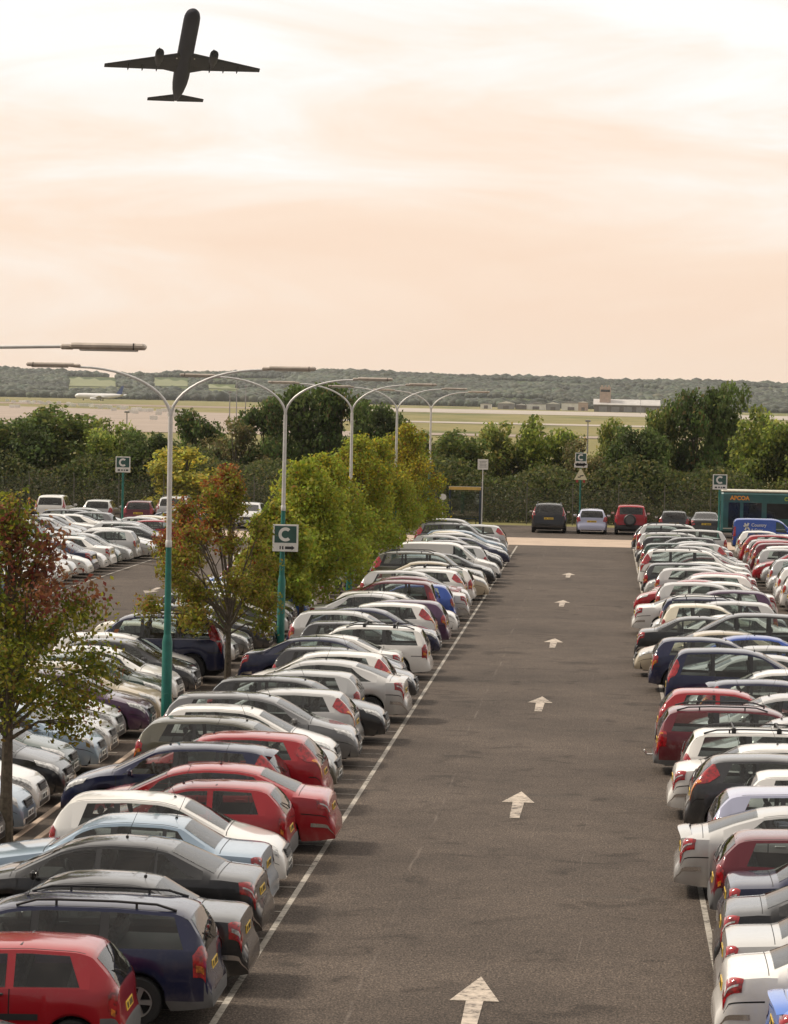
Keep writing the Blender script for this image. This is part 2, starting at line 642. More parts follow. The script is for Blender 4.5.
def build_car(s):
    """List of parts (name, mesh, paint slots, parent index, loc, rot, detail) for one kind of car."""
    lf = Loft(s)
    L, W = s['L'], s['W'] / 2
    G, n = lf.G, lf.n
    R2 = 2 * RING
    parts = []

    def part(name, mb, mats, painted=(), parent=None, loc=(0, 0, 0), rot=(0, 0, 0), detail=0, mesh=None, angle=35):
        me = mesh or mb.mesh(name, mats, True, angle)
        parts.append((name, me, painted, parent, loc, rot, detail))
        return len(parts) - 1

    # ---- body shell. slots: 0 paint, 1 black trim, 2 chrome, 3 underbody, 4 bumper
    b = MB()
    vs = G.reshape(-1, 3)
    fs, mt = [], []
    bh = s.get('bump_h', 0.50)
    contrast = s.get('bumper', 'paint') != 'paint'
    dl = s['dlo']
    gx0, gx1 = lf.xs[int(lf.i_of(min(dl[0]) - .02))], lf.xs[int(math.ceil(lf.i_of(max(dl[1]) + .02)))]
    for i in range(n - 1):
        for j in range(R2):
            f = (i * (R2 + 1) + j, (i + 1) * (R2 + 1) + j, (i + 1) * (R2 + 1) + j + 1, i * (R2 + 1) + j + 1)
            c = vs[list(f)].mean(0)
            # openings: the screens, and the sides of the glasshouse which are built pane by pane below
            if RING - 2 <= j < RING + 2 and any(a_ < c[0] < b_ for a_, b_ in (s['wsx'], s['rwx'])):
                continue
            if j in (RING + 3, RING - 4) and gx0 < c[0] < gx1:
                continue
            m = 0
            if contrast and c[2] < bh and (c[0] < s['wx'][0] - s['R'] - .05 or c[0] > s['wx'][1] + s['R'] + .05):
                m = 4
            if s.get('sillblack') and c[2] < 0.36:
                m = 1
            fs.append(f)
            mt.append(m)
    o = len(b.v)
    b.v += [tuple(p) for p in vs]
    b.f += fs
    b.m += mt
    b.f.append(tuple(range(R2 + 1)))
    b.m.append(4 if contrast else 0)
    b.f.append(tuple((n - 1) * (R2 + 1) + k for k in reversed(range(R2 + 1))))
    b.m.append(4 if contrast else 0)
    # dark pan that closes the underside and the wheel wells
    b.box((L / 2, 0, 0.42), (L - 0.5, 2 * (W - 0.26), 0.46), 3)
    for xa, xb in ((0.12, s['wx'][0] - s['R'] - .08), (s['wx'][0] + s['R'] + .08, s['wx'][1] - s['R'] - .08), (s['wx'][1] + s['R'] + .08, L - .16)):
        if xb - xa > .1:
            b.box(((xa + xb) / 2, 0, 0.36), (xb - xa, 2 * (W - 0.10), 0.20), 3)
    # door gaps, sill to belt line, and the bonnet and boot gaps
    for sg in (1, -1):
        for xd in s['doors']:
            fn = rect(xd, xd + 0.015, RING + 4.02, RING + 7.5)
            lf.patch(b, fn if sg > 0 else mirror_t(fn), 1, 8, 0.0022, 3)
        fn = rect(s['doors'][0], s['doors'][-1], RING + 7.42, RING + 7.5)
        lf.patch(b, fn if sg > 0 else mirror_t(fn), 16, 1, 0.0022, 3)
        for xa, xc in ((.10, s['wx'][0] - s['R'] - .07), (s['wx'][1] + s['R'] + .07, L - .10)):
            if xc - xa > .1 and not contrast:
                fn = rect(xa, xc, RING + 5.72, RING + 5.79)
                lf.patch(b, fn if sg > 0 else mirror_t(fn), 8, 1, 0.0022, 3)
        if s.get('rub', True):
            fn = rect(s['wx'][0] + s['R'] + .12, s['wx'][1] - s['R'] - .12, RING + 5.85, RING + 6.15)
            lf.patch(b, fn if sg > 0 else mirror_t(fn), 16, 2, 0.009, s.get('rubmat', 1))
        # frames and pillars round the side windows
        TOP, BOT = 0.046, 0.024
        dkm = 1 if s.get('dark_pillars', True) else 0

        def strip(fn, nu, nv, mat):
            lf.patch(b, fn if sg > 0 else mirror_t(fn), nu, nv, 0.0, mat)
        strip(lambda u, v: (gx0 + (gx1 - gx0) * u, RING + 4 + (lf.side_t(gx0 + (gx1 - gx0) * u, 0, TOP, BOT) - RING - 4) * v), 40, 1, 0)
        strip(lambda u, v: (gx0 + (gx1 - gx0) * u, lf.side_t(gx0 + (gx1 - gx0) * u, 1, TOP, BOT) * (1 - v) + (RING + 3) * v), 40, 1, 0)
        edges = [((gx0, gx0), s['panes'][0][0], 0)]
        edges += [(s['panes'][k][1], s['panes'][k + 1][0], dkm) for k in range(len(s['panes']) - 1)]
        edges += [(s['panes'][-1][1], (gx1, gx1), 0)]
        for xa, xb, mm in edges:
            def mid(u, v, xa=xa, xb=xb):
                x = (xa[0] + (xa[1] - xa[0]) * v) * (1 - u) + (xb[0] + (xb[1] - xb[0]) * v) * u
                return x, lf.side_t(x, v, TOP, BOT)
            strip(mid, 6, 4, mm)
        # drip rail seam along the roof edge
        fn = rect(s['roofx'][0], s['roofx'][1], RING + 2.62, RING + 2.74)
        lf.patch(b, fn if sg > 0 else mirror_t(fn), 18, 1, 0.0022, 1)
    bx = s['bonnetx']
    lf.patch(b, rect(bx, bx + .012, RING - 3.6, RING + 3.6), 1, 20, 0.0022, 3)
    if 'bootx' in s:
        lf.patch(b, rect(s['bootx'], s['bootx'] + .010, RING - 3.4, RING + 3.4), 1, 20, 0.0022, 3)
    if s.get('chrome_belt'):
        for sg in (1, -1):
            d = s['dlo']
            fn = rect(d[0][0], d[1][0] - .05, RING + 4.0, RING + 4.07)
            lf.patch(b, fn if sg > 0 else mirror_t(fn), 22, 1, 0.006, 2)
    if s.get('chrome_bump'):
        for (xa, xb) in ((0.002, .42),):
            fn = rect(xa, xb, RING + 6.3, RING + 6.55)
            lf.patch(b, fn, 10, 1, .012, 2)
            lf.patch(b, mirror_t(fn), 10, 1, .012, 2)
    bump = {'paint': M_TRIM, 'black': M_TRIM, 'grey': M_GREY}[s.get('bumper', 'paint')]
    body = part('body', b, [M_TRIM, M_TRIM, M_CHROME, M_UNDER, bump], (0,), angle=38)

    # ---- glass
    g = MB()
    w0, w1 = s['wsx']
    lf.patch(g, quad([(w0 - .012, RING - 2.1), (w1 + .012, RING - 2.1), (w1 + .012, RING + 2.1), (w0 - .012, RING + 2.1)]), 8, 10, 0.004)
    part('windscreen', g, [M_GLASS])
    r0, r1 = s.get('rwx', (0, 0))
    if r1 > r0:
        g = MB()
        lf.patch(g, quad([(r0 - .004, RING - 2.1), (r1 + .01, RING - 2.1), (r1 + .01, RING + 2.1), (r0 - .004, RING + 2.1)]), 8, 10, 0.004)
        part('rear_window', g, [M_GLASS])
    for sg in (1, -1):
        for xa, xb in s['panes']:
            g = MB()
            lf.side_patch(g, sg, xa, xb, 0.003, 0, 0.040, 0.018)
            part('side_window', g, [M_GLASS])

    # ---- cabin
    xb_ = s['doors'][-2]
    fl = .30 if s['R'] < .34 else .46
    for sg in (1, -1):
        m = MB()
        m.box((xb_ + .42, sg * .37, fl + .30), (.52, .50, .16), 0, .05)
        m.box((xb_ + .06, sg * .37, fl + .62), (.15, .48, .60), 0, .06, M=Matrix.Rotation(-.28, 3, 'Y'))
        m.box((xb_ - .06, sg * .37, fl + .99), (.09, .26, .17), 0, .04, M=Matrix.Rotation(-.2, 3, 'Y'))
        part('front_seat', m, [M_SEAT], detail=1)
    if len(s['panes']) > 1:
        xr = max(xb_ - .98, s['wx'][0] - .05)
        m = MB()
        m.box((xr + .38, 0, fl + .30), (.48, 1.22, .16), 0, .05)
        m.box((xr + .08, 0, fl + .58), (.16, 1.22, .54), 0, .06, M=Matrix.Rotation(-.3, 3, 'Y'))
        for sy in (-.38, .38):
            m.box((xr - .02, sy, fl + .91), (.08, .24, .14), 0, .04, M=Matrix.Rotation(-.2, 3, 'Y'))
        part('rear_seat', m, [M_SEAT], detail=1)
        m = MB()
        zs = min(float(lf.P(max(.3, xr - .1), RING + 4)[2]) - .03, fl + .75)
        m.box(((.22 + xr) / 2, 0, zs), (max(.2, xr - .22), 1.24, .02), 0)
        part('parcel_shelf', m, [M_DASH], detail=1)
    m = MB()
    zd = float(lf.P(s['wsx'][1] - .12, RING + 4)[2]) - .04
    m.box((s['wsx'][1] - .26, 0, zd - .07), (.50, 1.28, .14), 0, .05)
    ring = [(s['wsx'][1] - .62 + .07 * math.sin(q), -.37 + .18 * math.cos(q), zd - .02 + .17 * math.sin(q)) for q in np.linspace(0, 2 * math.pi, 15)]
    m.tube(ring, .015, 6, 0, False)
    part('dashboard', m, [M_DASH], detail=1)

    # ---- lamps
    for sg in (1, -1):
        t = MB()
        for k, q in enumerate(s['tail']):
            fn = quad(q[0])
            lf.patch(t, fn if sg > 0 else mirror_t(fn), 5, 6, 0.009 + 0.002 * k, q[1])
        part('tail_light', t, [M_TAIL, M_AMBER, M_HEAD])
    for sg in (1, -1):
        t = MB()
        fn = quad(s['head'])
        lf.patch(t, fn if sg > 0 else mirror_t(fn), 5, 6, 0.008, 0)
        part('headlight', t, [M_HEAD, M_AMBER])
    # ---- number plates on tailgate and nose
    zr_ = s.get('plate_z', 0.62)

    def plate(x, z, ang, mats):
        m = MB()
        m.box((0, 0, 0), (.008, .52, .112), 0, .003)
        for k in range(7):
            if k == 4:
                continue
            m.box((.0055 if x > 1 else -.0055, -.19 + k * .063, 0), (.003, .036, .066), 1)
        part('number_plate', m, [mats, M_INK], loc=(x, 0, z), rot=(0, ang, 0))
    k = int(np.argmin(np.abs(lf.pz[:120] - zr_)))
    k = max(k, 2)
    ang = math.atan2(lf.px[k + 3] - lf.px[k - 2], lf.pz[k + 3] - lf.pz[k - 2])
    plate(lf.px[k] - 0.005, max(zr_, .40), ang, M_PLATE_Y)
    plate(L + 0.010, 0.42, 0, M_PLATE_W)
    # ---- grille
    m = MB()
    for k in range(4):
        m.box((L - .02 - .012 * k, 0, .545 + .035 * k), (.05, .62, .022), 1)
    m.box((L - .055, 0, .60), (.05, .66, .15), 0, .01)
    m.box((L - .02, 0, .31), (.06, .90, .10), 0, .01)
    part('grille', m, [M_TRIM, M_GREY], detail=1)
    # ---- mirrors
    mx = s['mirx']
    for sg in (1, -1):
        p = lf.P(mx, RING + 4)
        m = MB()
        m.box((0, 0, 0), (.10, .19, .13), 0, .035)
        m.box((.01, -.10 * sg, -.04), (.05, .08, .04), 1, .01)
        m.box((-.051, 0, 0), (.006, .15, .10), 2)
        part('door_mirror', m, [M_TRIM, M_TRIM, M_CHROME], (0,), loc=(mx, sg * (p[1] + .13), p[2] + .07))
    # ---- wheels
    ty, ri = wheels_for(s['R'], s.get('rim', 0))
    for xw in s['wx']:
        for sg in (1, -1):
            w = part('wheel', None, None, loc=(xw, sg * (W - .105), s['R']), rot=(0, 0, math.pi if sg > 0 else 0), mesh=ty)
            part('rim', None, None, parent=w, mesh=ri, detail=1)
    # ---- handles
    for sg in (1, -1):
        for xd in s['handles']:
            p = lf.P(xd, RING + 4.75)
            m = MB()
            m.box((0, 0, 0), (.17, .035, .03), 0, .010)
            part('door_handle', m, [M_TRIM], (0,) if s.get('hpaint', True) else (), loc=(xd, sg * (p[1] + .012), p[2]), detail=1)
    # ---- small things on top
    xa_ = s.get('aerial')
    if xa_:
        p = lf.P(xa_, RING)
        m = MB()
        m.tube([(0, 0, -.01), (0, 0, .02)], .022, 8)
        m.tube([(0, 0, .02), (-.16, 0, .40)], [.005, .003], 5)
        part('aerial', m, [M_TRIM], loc=tuple(p), detail=1)
    wx = s.get('rwiper')
    if wx:
        m = MB()
        a, c = lf.P(wx[0], RING) + lf.N(wx[0], RING) * .022, lf.P(wx[1], RING + 1.2) + lf.N(wx[1], RING + 1.2) * .02
        m.tube([a, (a + c) / 2 + np.array([-.008, 0, .012]), c], .010, 5)
        part('rear_wiper', m, [M_TRIM], detail=1)
    if s.get('rails'):
        x0, x1 = s['rails']
        for sg in (1, -1):
            m = MB()
            pts = []
            for k in range(9):
                x = x0 + (x1 - x0) * k / 8
                p = lf.P(x, RING + 2.35 * sg)
                pts.append(p + np.array([0, 0, .015 if k in (0, 8) else .065]))
            m.tube(pts, .017, 7)
            for k in (2, 6):
                m.tube([pts[k], pts[k] - np.array([0, 0, .07])], .018, 6)
            part('roof_rail', m, [M_TRIM if s.get('railblack', True) else M_CHROME])
    if s.get('crossbars'):
        for xx in s['crossbars']:
            m = MB()
            p = lf.P(xx, RING + 2.4)
            q = lf.P(xx, RING - 2.4)
            m.tube([p + np.array([0, .03, .085]), q + np.array([0, -.03, .085])], .020, 7)
            for e in (p, q):
                m.box((e[0], e[1], e[2] + .045), (.09, .05, .11), 0, .015)
            part('roof_bar', m, [M_TRIM])
    if s.get('spoiler'):
        x0, z0, kind = s['spoiler']
        m = MB()
        xs_ = [(-.05, .0), (.02, .022), (.13, .03), (.14, .012), (.04, .0)] if kind == 'boot' else [(-.13, -.025), (-.05, .010), (.10, .022), (.10, .004), (-.05, -.012)]
        hw = W * (.80 if kind == 'boot' else .64)
        vs, fs = [], []
        for a in range(17):
            f = -1 + a / 8
            base = lf.P(x0 + .08, RING + 3 * abs(f) * .93)[2]
            lift = (.055 if kind == 'boot' else .012) * (1 - abs(f) ** 5) - .004
            for dx, dz in xs_:
                vs.append((x0 + dx + .05 * f * f, f * hw, base + lift + dz * (1 - .5 * f * f)))
        for a in range(16):
            for q in range(5):
                fs.append((a * 5 + q, a * 5 + (q + 1) % 5, a * 5 + 5 + (q + 1) % 5, a * 5 + 5 + q))
        fs += [tuple(range(5)), tuple(range(84, 79, -1))]
        m.add(vs, fs, 0)
        part('spoiler', m, [M_TRIM], (0,))
    if s.get('spare'):
        m = MB()
        m.lathe([(.001, -.11), (.30, -.11), (.345, -.06), (.345, .10), (.30, .12)], 28, 0, 'x')
        part('spare_wheel', m, [M_TRIM], loc=(-.10, .06, .88))
        m = MB()
        m.lathe([(.001, -.02), (.23, -.02), (.25, .0)], 24, 0, 'x')
        part('spare_cover', m, [M_GREY], parent=len(parts) - 1, loc=(-.10, 0, 0))
    if s.get('roofbox'):
        m = MB()
        x0 = s['roofbox']
        zt = lf.P(x0 + .8, RING)[2] + .09
        sec = [(-.0, .10, .30), (.15, .20, .36), (.6, .27, .38), (1.3, .25, .38), (1.75, .14, .34), (1.95, .05, .22)]
        vs, fs = [], []
        for (dx, h, w) in sec:
            for a in range(12):
                q = math.pi * 2 * a / 12
                vs.append((x0 + dx, math.copysign(abs(math.cos(q)) ** .5, math.cos(q)) * w, zt + h / 2 + .06 + math.copysign(abs(math.sin(q)) ** .6, math.sin(q)) * (h / 2 + .03)))
        for i in range(len(sec) - 1):
            for a in range(12):
                fs.append((i * 12 + a, i * 12 + (a + 1) % 12, (i + 1) * 12 + (a + 1) % 12, (i + 1) * 12 + a))
        fs += [tuple(reversed(range(12))), tuple((len(sec) - 1) * 12 + a for a in range(12))]
        m.add(vs, fs, 0)
        for dx in (.4, 1.4):
            m.box((x0 + dx, 0, zt - .02), (.06, 1.0, .05), 0)
        part('roof_box', m, [M_TRIM])
    if s.get('towbar'):
        m = MB()
        m.tube([(.05, 0, .36), (-.14, 0, .36), (-.19, 0, .42)], .022, 7)
        m.lathe([(.001, -.03), (.03, 0), (.001, .03)], 10, 0, 'z', (-.19, 0, .45))
        part('tow_bar', m, [M_CHROME])
    return parts


def T(*a):
    return [(a[k], RING + a[k + 1]) for k in range(0, 8, 2)]


# tail lamp styles as (x, t) corners; t counts from the roof centre line (0) over roof edge (3), belt (4), shoulder (5), waist (6)
def tail_wrap(x0=.025, x1=.34, ta=3.2, tb=5.6):
    x0 = max(x0, .095)
    return [(T(x0, 2.2, x1, ta + .6, x1 * .93, tb, x0, tb), 0), (T(x0 + .02, ta + 1.3, x1 * .82, ta + 1.25, x1 * .80, ta + 1.55, x0 + .02, ta + 1.6), 1 if ta > 3.8 else 2)]


def tail_tall(x0, x1, x2):
    """high lamps that climb the rear pillar"""
    return [(T(x0, 2.75, x2, 2.75, x2 + .13, 3.62, x0, 4.6), 0), (T(x0, 3.4, x1 * .8, 3.25, x1, 3.9, x0, 4.5), 1)]


SPECS = {}
SPECS['hatch5'] = dict(
    L=4.15, W=1.70, wr=1.16, R=.305, wx=(.72, 3.33), sill=.20,
    prof=[(0, .46), (.01, .55), (.05, .60), (.09, .67), (.11, .86), (.14, .97), (.31, 1.20), (.52, 1.385), (.75, 1.425), (1.5, 1.455), (2.1, 1.435), (2.45, 1.37), (3.22, .985), (3.5, .92), (3.92, .79), (4.07, .68), (4.15, .50)],
    belt=[(0, 1.0), (.8, 1.0), (2.0, .95), (3.2, .90), (4.15, .8)],
    dlo=((.62, .84), (3.10, 2.72)), panes=[((.68, .86), (1.28, 1.28)), ((1.34, 1.34), (2.02, 2.02)), ((2.11, 2.11), (3.02, 2.68))],
    doors=(1.18, 2.06, 3.12), handles=(1.32, 2.20), roofx=(.6, 2.4), bonnetx=3.20, wsx=(2.50, 3.17), rwx=(.13, .46), mirx=2.86,
    tail=tail_tall(.10, .30, .50), head=T(3.62, 3.1, 4.0, 2.2, 4.06, 4.6, 3.72, 4.6), aerial=2.25, rwiper=(.14, .24), plate_z=.74, rub=True)
SPECS['hatch3'] = dict(
    L=3.75, W=1.62, wr=1.16, R=.28, wx=(.62, 3.02), sill=.20, bumper='grey', bump_h=.50,
    prof=[(0, .46), (.01, .54), (.04, .58), (.06, .66), (.07, .84), (.09, .93), (.22, 1.13), (.42, 1.325), (.60, 1.365), (1.2, 1.385), (1.75, 1.365), (2.05, 1.29), (2.70, .96), (2.95, .90), (3.50, .78), (3.67, .66), (3.75, .48)],
    belt=[(0, .93), (1.2, .91), (2.7, .86), (3.75, .75)],
    dlo=((.46, .62), (2.60, 2.32)), panes=[((.54, .68), (1.32, 1.32)), ((1.42, 1.42), (2.52, 2.26))],
    doors=(1.36, 2.66), handles=(1.52,), roofx=(.5, 2.0), bonnetx=2.70, wsx=(2.10, 2.66), rwx=(.10, .36), mirx=2.40, dark_pillars=False,
    tail=tail_wrap(.03, .20, 4.3, 5.7), head=T(3.3, 3.3, 3.62, 2.0, 3.66, 4.9, 3.36, 4.9), aerial=1.9, rwiper=(.11, .2), plate_z=.64, rim=1, hpaint=False)
SPECS['small'] = dict(
    L=3.85, W=1.65, wr=1.14, R=.29, wx=(.60, 3.08), sill=.20,
    prof=[(0, .46), (.01, .55), (.05, .60), (.08, .68), (.10, .90), (.13, 1.01), (.25, 1.22), (.40, 1.385), (.60, 1.43), (1.3, 1.455), (1.85, 1.43), (2.15, 1.36), (2.90, .99), (3.12, .93), (3.60, .80), (3.77, .68), (3.85, .50)],
    belt=[(0, .98), (1.2, .96), (2.9, .90), (3.85, .78)],
    dlo=((.50, .60), (2.84, 2.48)), panes=[((.56, .68), (1.16, 1.10)), ((1.23, 1.20), (1.82, 1.82)), ((1.90, 1.90), (2.76, 2.42))],
    doors=(1.10, 1.86, 2.86), handles=(1.22, 2.0), roofx=(.5, 2.1), bonnetx=2.90, wsx=(2.22, 2.86), rwx=(.13, .37), mirx=2.58,
    tail=tail_wrap(.05, .22, 4.0, 5.3), head=T(3.28, 3.0, 3.70, 2.2, 3.74, 4.8, 3.36, 4.6), aerial=2.0, rwiper=(.14, .22), plate_z=.70)
SPECS['saloon'] = dict(
    L=4.62, W=1.75, wr=1.14, R=.31, wx=(.98, 3.70), sill=.20,
    prof=[(0, .47), (.01, .56), (.05, .60), (.09, .66), (.11, .86), (.15, .965), (.30, 1.0), (.66, 1.035), (.95, 1.16), (1.40, 1.355), (1.72, 1.405), (2.25, 1.42), (2.65, 1.39), (2.95, 1.32), (3.66, .985), (3.95, .92), (4.40, .79), (4.54, .66), (4.62, .48)],
    belt=[(0, .97), (1.0, .965), (2.6, .93), (3.6, .90), (4.62, .78)], rr=(.42, .15),
    dlo=((.90, 1.42), (3.56, 3.16)), panes=[((.98, 1.46), (1.54, 1.54)), ((1.58, 1.58), (2.36, 2.36)), ((2.45, 2.45), (3.48, 3.10))],
    doors=(1.50, 2.40, 3.54), handles=(1.66, 2.54), roofx=(1.4, 2.9), bonnetx=3.66, bootx=.64, wsx=(3.00, 3.62), rwx=(.72, 1.34), mirx=3.28,
    tail=tail_wrap(.03, .34, 3.4, 5.3), head=T(4.02, 3.1, 4.48, 2.2, 4.50, 4.6, 4.1, 4.6), aerial=2.1, plate_z=.74, chrome_bump=True)
SPECS['boxy'] = dict(
    L=4.55, W=1.72, wr=1.18, R=.305, wx=(.95, 3.62), sill=.21,
    prof=[(0, .47), (.01, .56), (.05, .60), (.09, .66), (.10, .88), (.14, .98), (.28, 1.005), (.78, 1.03), (1.02, 1.16), (1.34, 1.36), (1.60, 1.405), (2.2, 1.42), (2.60, 1.39), (2.82, 1.32), (3.36, .99), (3.66, .945), (4.34, .84), (4.48, .70), (4.55, .48)],
    belt=[(0, .98), (2.6, .945), (3.3, .93), (4.55, .83)], rr=(.36, .12), fr=(.55, .17), soft=4,
    dlo=((1.06, 1.38), (3.26, 2.98)), panes=[((1.10, 1.40), (1.56, 1.56)), ((1.62, 1.62), (2.30, 2.30)), ((2.40, 2.40), (3.18, 2.92))],
    doors=(1.50, 2.35, 3.28), handles=(1.64, 2.48), roofx=(1.4, 2.75), bonnetx=3.38, bootx=.74, wsx=(2.86, 3.32), rwx=(.84, 1.30), mirx=3.04, rim=1,
    tail=tail_wrap(.03, .28, 3.6, 5.5), head=T(4.06, 3.2, 4.42, 2.0, 4.44, 4.9, 4.12, 4.9), aerial=1.5, plate_z=.76, chrome_bump=True, dark_pillars=True)
SPECS['liftback'] = dict(SPECS['saloon'], L=4.50, spoiler=(.10, 1.03, 'boot'))
SPECS['liftback'].update(
    prof=[(0, .47), (.01, .56), (.05, .60), (.09, .66), (.11, .88), (.15, 1.0), (.32, 1.03), (.48, 1.06), (.95, 1.24), (1.40, 1.37), (1.72, 1.41), (2.2, 1.425), (2.6, 1.395), (2.88, 1.32), (3.58, .985), (3.85, .92), (4.28, .79), (4.42, .66), (4.50, .48)],
    wx=(.92, 3.60), rwx=(.54, 1.30), bootx=.44, wsx=(2.94, 3.54), bonnetx=3.58,
    dlo=((.82, 1.36), (3.48, 3.10)), panes=[((.90, 1.40), (1.48, 1.48)), ((1.54, 1.54), (2.30, 2.30)), ((2.38, 2.38), (3.40, 3.02))], doors=(1.46, 2.34, 3.46), mirx=3.20,
    head=T(3.92, 3.1, 4.36, 2.2, 4.38, 4.6, 4.0, 4.6))
SPECS['estate'] = dict(
    L=4.62, W=1.74, wr=1.22, R=.31, wx=(.95, 3.68), sill=.21, bumper='grey', bump_h=.46,
    prof=[(0, .46), (.01, .55), (.05, .60), (.08, .67), (.09, .88), (.11, .98), (.19, 1.16), (.34, 1.38), (.52, 1.44), (1.3, 1.475), (2.2, 1.475), (2.6, 1.44), (2.86, 1.37), (3.50, 1.0), (3.78, .94), (4.40, .82), (4.54, .68), (4.62, .48)],
    belt=[(0, .96), (2.4, .94), (3.5, .91), (4.62, .80)], soft=5,
    dlo=((.30, .46), (3.40, 3.08)), panes=[((.38, .52), (1.34, 1.34)), ((1.46, 1.46), (2.24, 2.24)), ((2.34, 2.34), (3.32, 3.0))],
    doors=(1.38, 2.29, 3.42), handles=(1.54, 2.42), roofx=(.4, 2.8), bonnetx=3.50, wsx=(2.92, 3.46), rwx=(.11, .31), mirx=3.16, rails=(.50, 2.55),
    tail=tail_wrap(.05, .26, 4.1, 5.9), head=T(4.08, 3.2, 4.48, 2.0, 4.50, 4.8, 4.16, 4.8), rwiper=(.12, .18), plate_z=.70, aerial=2.5)
SPECS['offroader'] = dict(
    L=4.72, W=1.92, wr=1.40, R=.36, wx=(.92, 3.78), sill=.30, sillblack=True, drop=.07,
    prof=[(0, .60), (.03, .76), (.05, 1.02), (.09, 1.16), (.24, 1.42), (.42, 1.66), (.62, 1.72), (1.5, 1.755), (2.3, 1.745), (2.75, 1.70), (2.98, 1.63), (3.56, 1.18), (3.84, 1.12), (4.48, 1.0), (4.64, .84), (4.72, .56)],
    belt=[(0, 1.15), (2.4, 1.12), (3.5, 1.08), (4.72, .95)],
    dlo=((.34, .54), (3.46, 3.18)), panes=[((.42, .60), (1.30, 1.30)), ((1.38, 1.38), (2.28, 2.28)), ((2.38, 2.38), (3.38, 3.08))],
    doors=(1.42, 2.33, 3.46), handles=(1.58, 2.48), roofx=(.5, 2.9), bonnetx=3.56, wsx=(3.04, 3.52), rwx=(.12, .38), mirx=3.22, rails=(.6, 2.6),
    tail=[(T(.06, 2.7, .34, 2.8, .50, 3.6, .10, 5.8), 0), (T(.08, 4.5, .24, 4.4, .24, 4.9, .08, 4.9), 2)], head=T(4.2, 3.2, 4.58, 2.1, 4.6, 4.7, 4.26, 4.7), rwiper=(.13, .22), plate_z=.86, chrome_belt=True)
SPECS['carrier'] = dict(
    L=4.40, W=1.78, wr=1.26, R=.31, wx=(.80, 3.52), sill=.20, drop=.06,
    prof=[(0, .52), (.03, .66), (.05, .92), (.08, 1.04), (.18, 1.28), (.34, 1.58), (.52, 1.645), (1.3, 1.68), (2.0, 1.665), (2.36, 1.59), (3.36, 1.06), (3.58, .99), (4.16, .82), (4.33, .68), (4.40, .48)],
    belt=[(0, 1.06), (2.2, 1.02), (3.3, .95), (4.40, .80)],
    dlo=((.30, .48), (3.28, 2.64)), panes=[((.38, .54), (1.14, 1.14)), ((1.22, 1.22), (2.06, 2.06)), ((2.15, 2.15), (3.20, 2.56))],
    doors=(1.24, 2.11, 3.22), handles=(1.38, 2.26), roofx=(.4, 2.3), bonnetx=3.38, wsx=(2.42, 3.32), rwx=(.11, .31), mirx=2.92,
    tail=[(T(.07, 2.7, .26, 2.75, .36, 3.5, .09, 5.2), 0)], head=T(3.82, 3.0, 4.26, 2.2, 4.28, 4.6, 3.9, 4.6), rwiper=(.12, .2), plate_z=.78, aerial=2.2)
SPECS['van'] = dict(
    L=4.40, W=1.80, wr=1.50, R=.31, wx=(.78, 3.46), sill=.22, bumper='black', bump_h=.48, drop=.08, soft=4,
    prof=[(0, .52), (.02, .70), (.03, 1.1), (.05, 1.5), (.10, 1.74), (.24, 1.81), (.9, 1.835), (2.2, 1.83), (2.5, 1.78), (2.72, 1.67), (3.36, 1.14), (3.62, 1.06), (4.16, .90), (4.32, .74), (4.40, .48)],
    belt=[(0, 1.12), (2.2, 1.10), (3.3, 1.04), (4.40, .86)], rr=(.16, .06),
    dlo=((2.30, 2.30), (3.26, 2.84)), panes=[((2.36, 2.36), (3.18, 2.76))],
    doors=(1.2, 2.22, 3.24), handles=(2.36,), roofx=(.2, 2.6), bonnetx=3.38, wsx=(2.80, 3.32), rwx=(.034, .05), mirx=2.98, rim=1,
    tail=[(T(.03, 3.3, .16, 3.6, .16, 5.6, .02, 5.6), 0)], head=T(3.86, 3.2, 4.26, 2.1, 4.28, 4.8, 3.94, 4.8), plate_z=.66, hpaint=False)
SPECS['jeep'] = dict(SPECS['offroader'], L=4.35, W=1.80, spare=True, rails=None, chrome_belt=False, bumper='black', bump_h=.62)
SPECS['jeep'].update(
    prof=[(0, .60), (.02, .76), (.03, 1.06), (.05, 1.18), (.12, 1.45), (.22, 1.68), (.40, 1.735), (1.4, 1.76), (2.2, 1.75), (2.60, 1.70), (2.78, 1.63), (3.18, 1.18), (3.46, 1.12), (4.12, 1.02), (4.28, .84), (4.35, .56)],
    wx=(.82, 3.46), dlo=((.24, .36), (3.08, 2.92)), panes=[((.30, .42), (1.1, 1.1)), ((1.2, 1.2), (2.0, 2.0)), ((2.1, 2.1), (3.0, 2.84))], doors=(1.15, 2.05, 3.08), handles=(1.3, 2.2),
    bonnetx=3.20, wsx=(2.84, 3.14), rwx=(.062, .20), mirx=2.92, roofx=(.3, 2.7), tail=[(T(.03, 3.4, .2, 4.0, .2, 5.3, .03, 5.3), 0)], rwiper=None,
    head=T(3.9, 3.2, 4.2, 2.0, 4.22, 4.7, 3.96, 4.7))
SPECS['hatch5_spoiler'] = dict(SPECS['hatch5'], spoiler=(.40, 1.44, 'roof'))
SPECS['estate_plain'] = dict(SPECS['estate'], rails=None, bumper='paint')
SPECS['estate_bars'] = dict(SPECS['estate'], crossbars=(1.1, 2.0), bumper='paint')
SPECS['estate_tow'] = dict(SPECS['estate'], towbar=True, tail=[(T(.06, 3.3, .28, 4.1, .28, 5.9, .08, 5.9), 0), (T(.07, 4.0, .2, 4.2, .2, 4.7, .08, 4.7), 1)])
SPECS['estate_box'] = dict(SPECS['estate'], roofbox=.6)
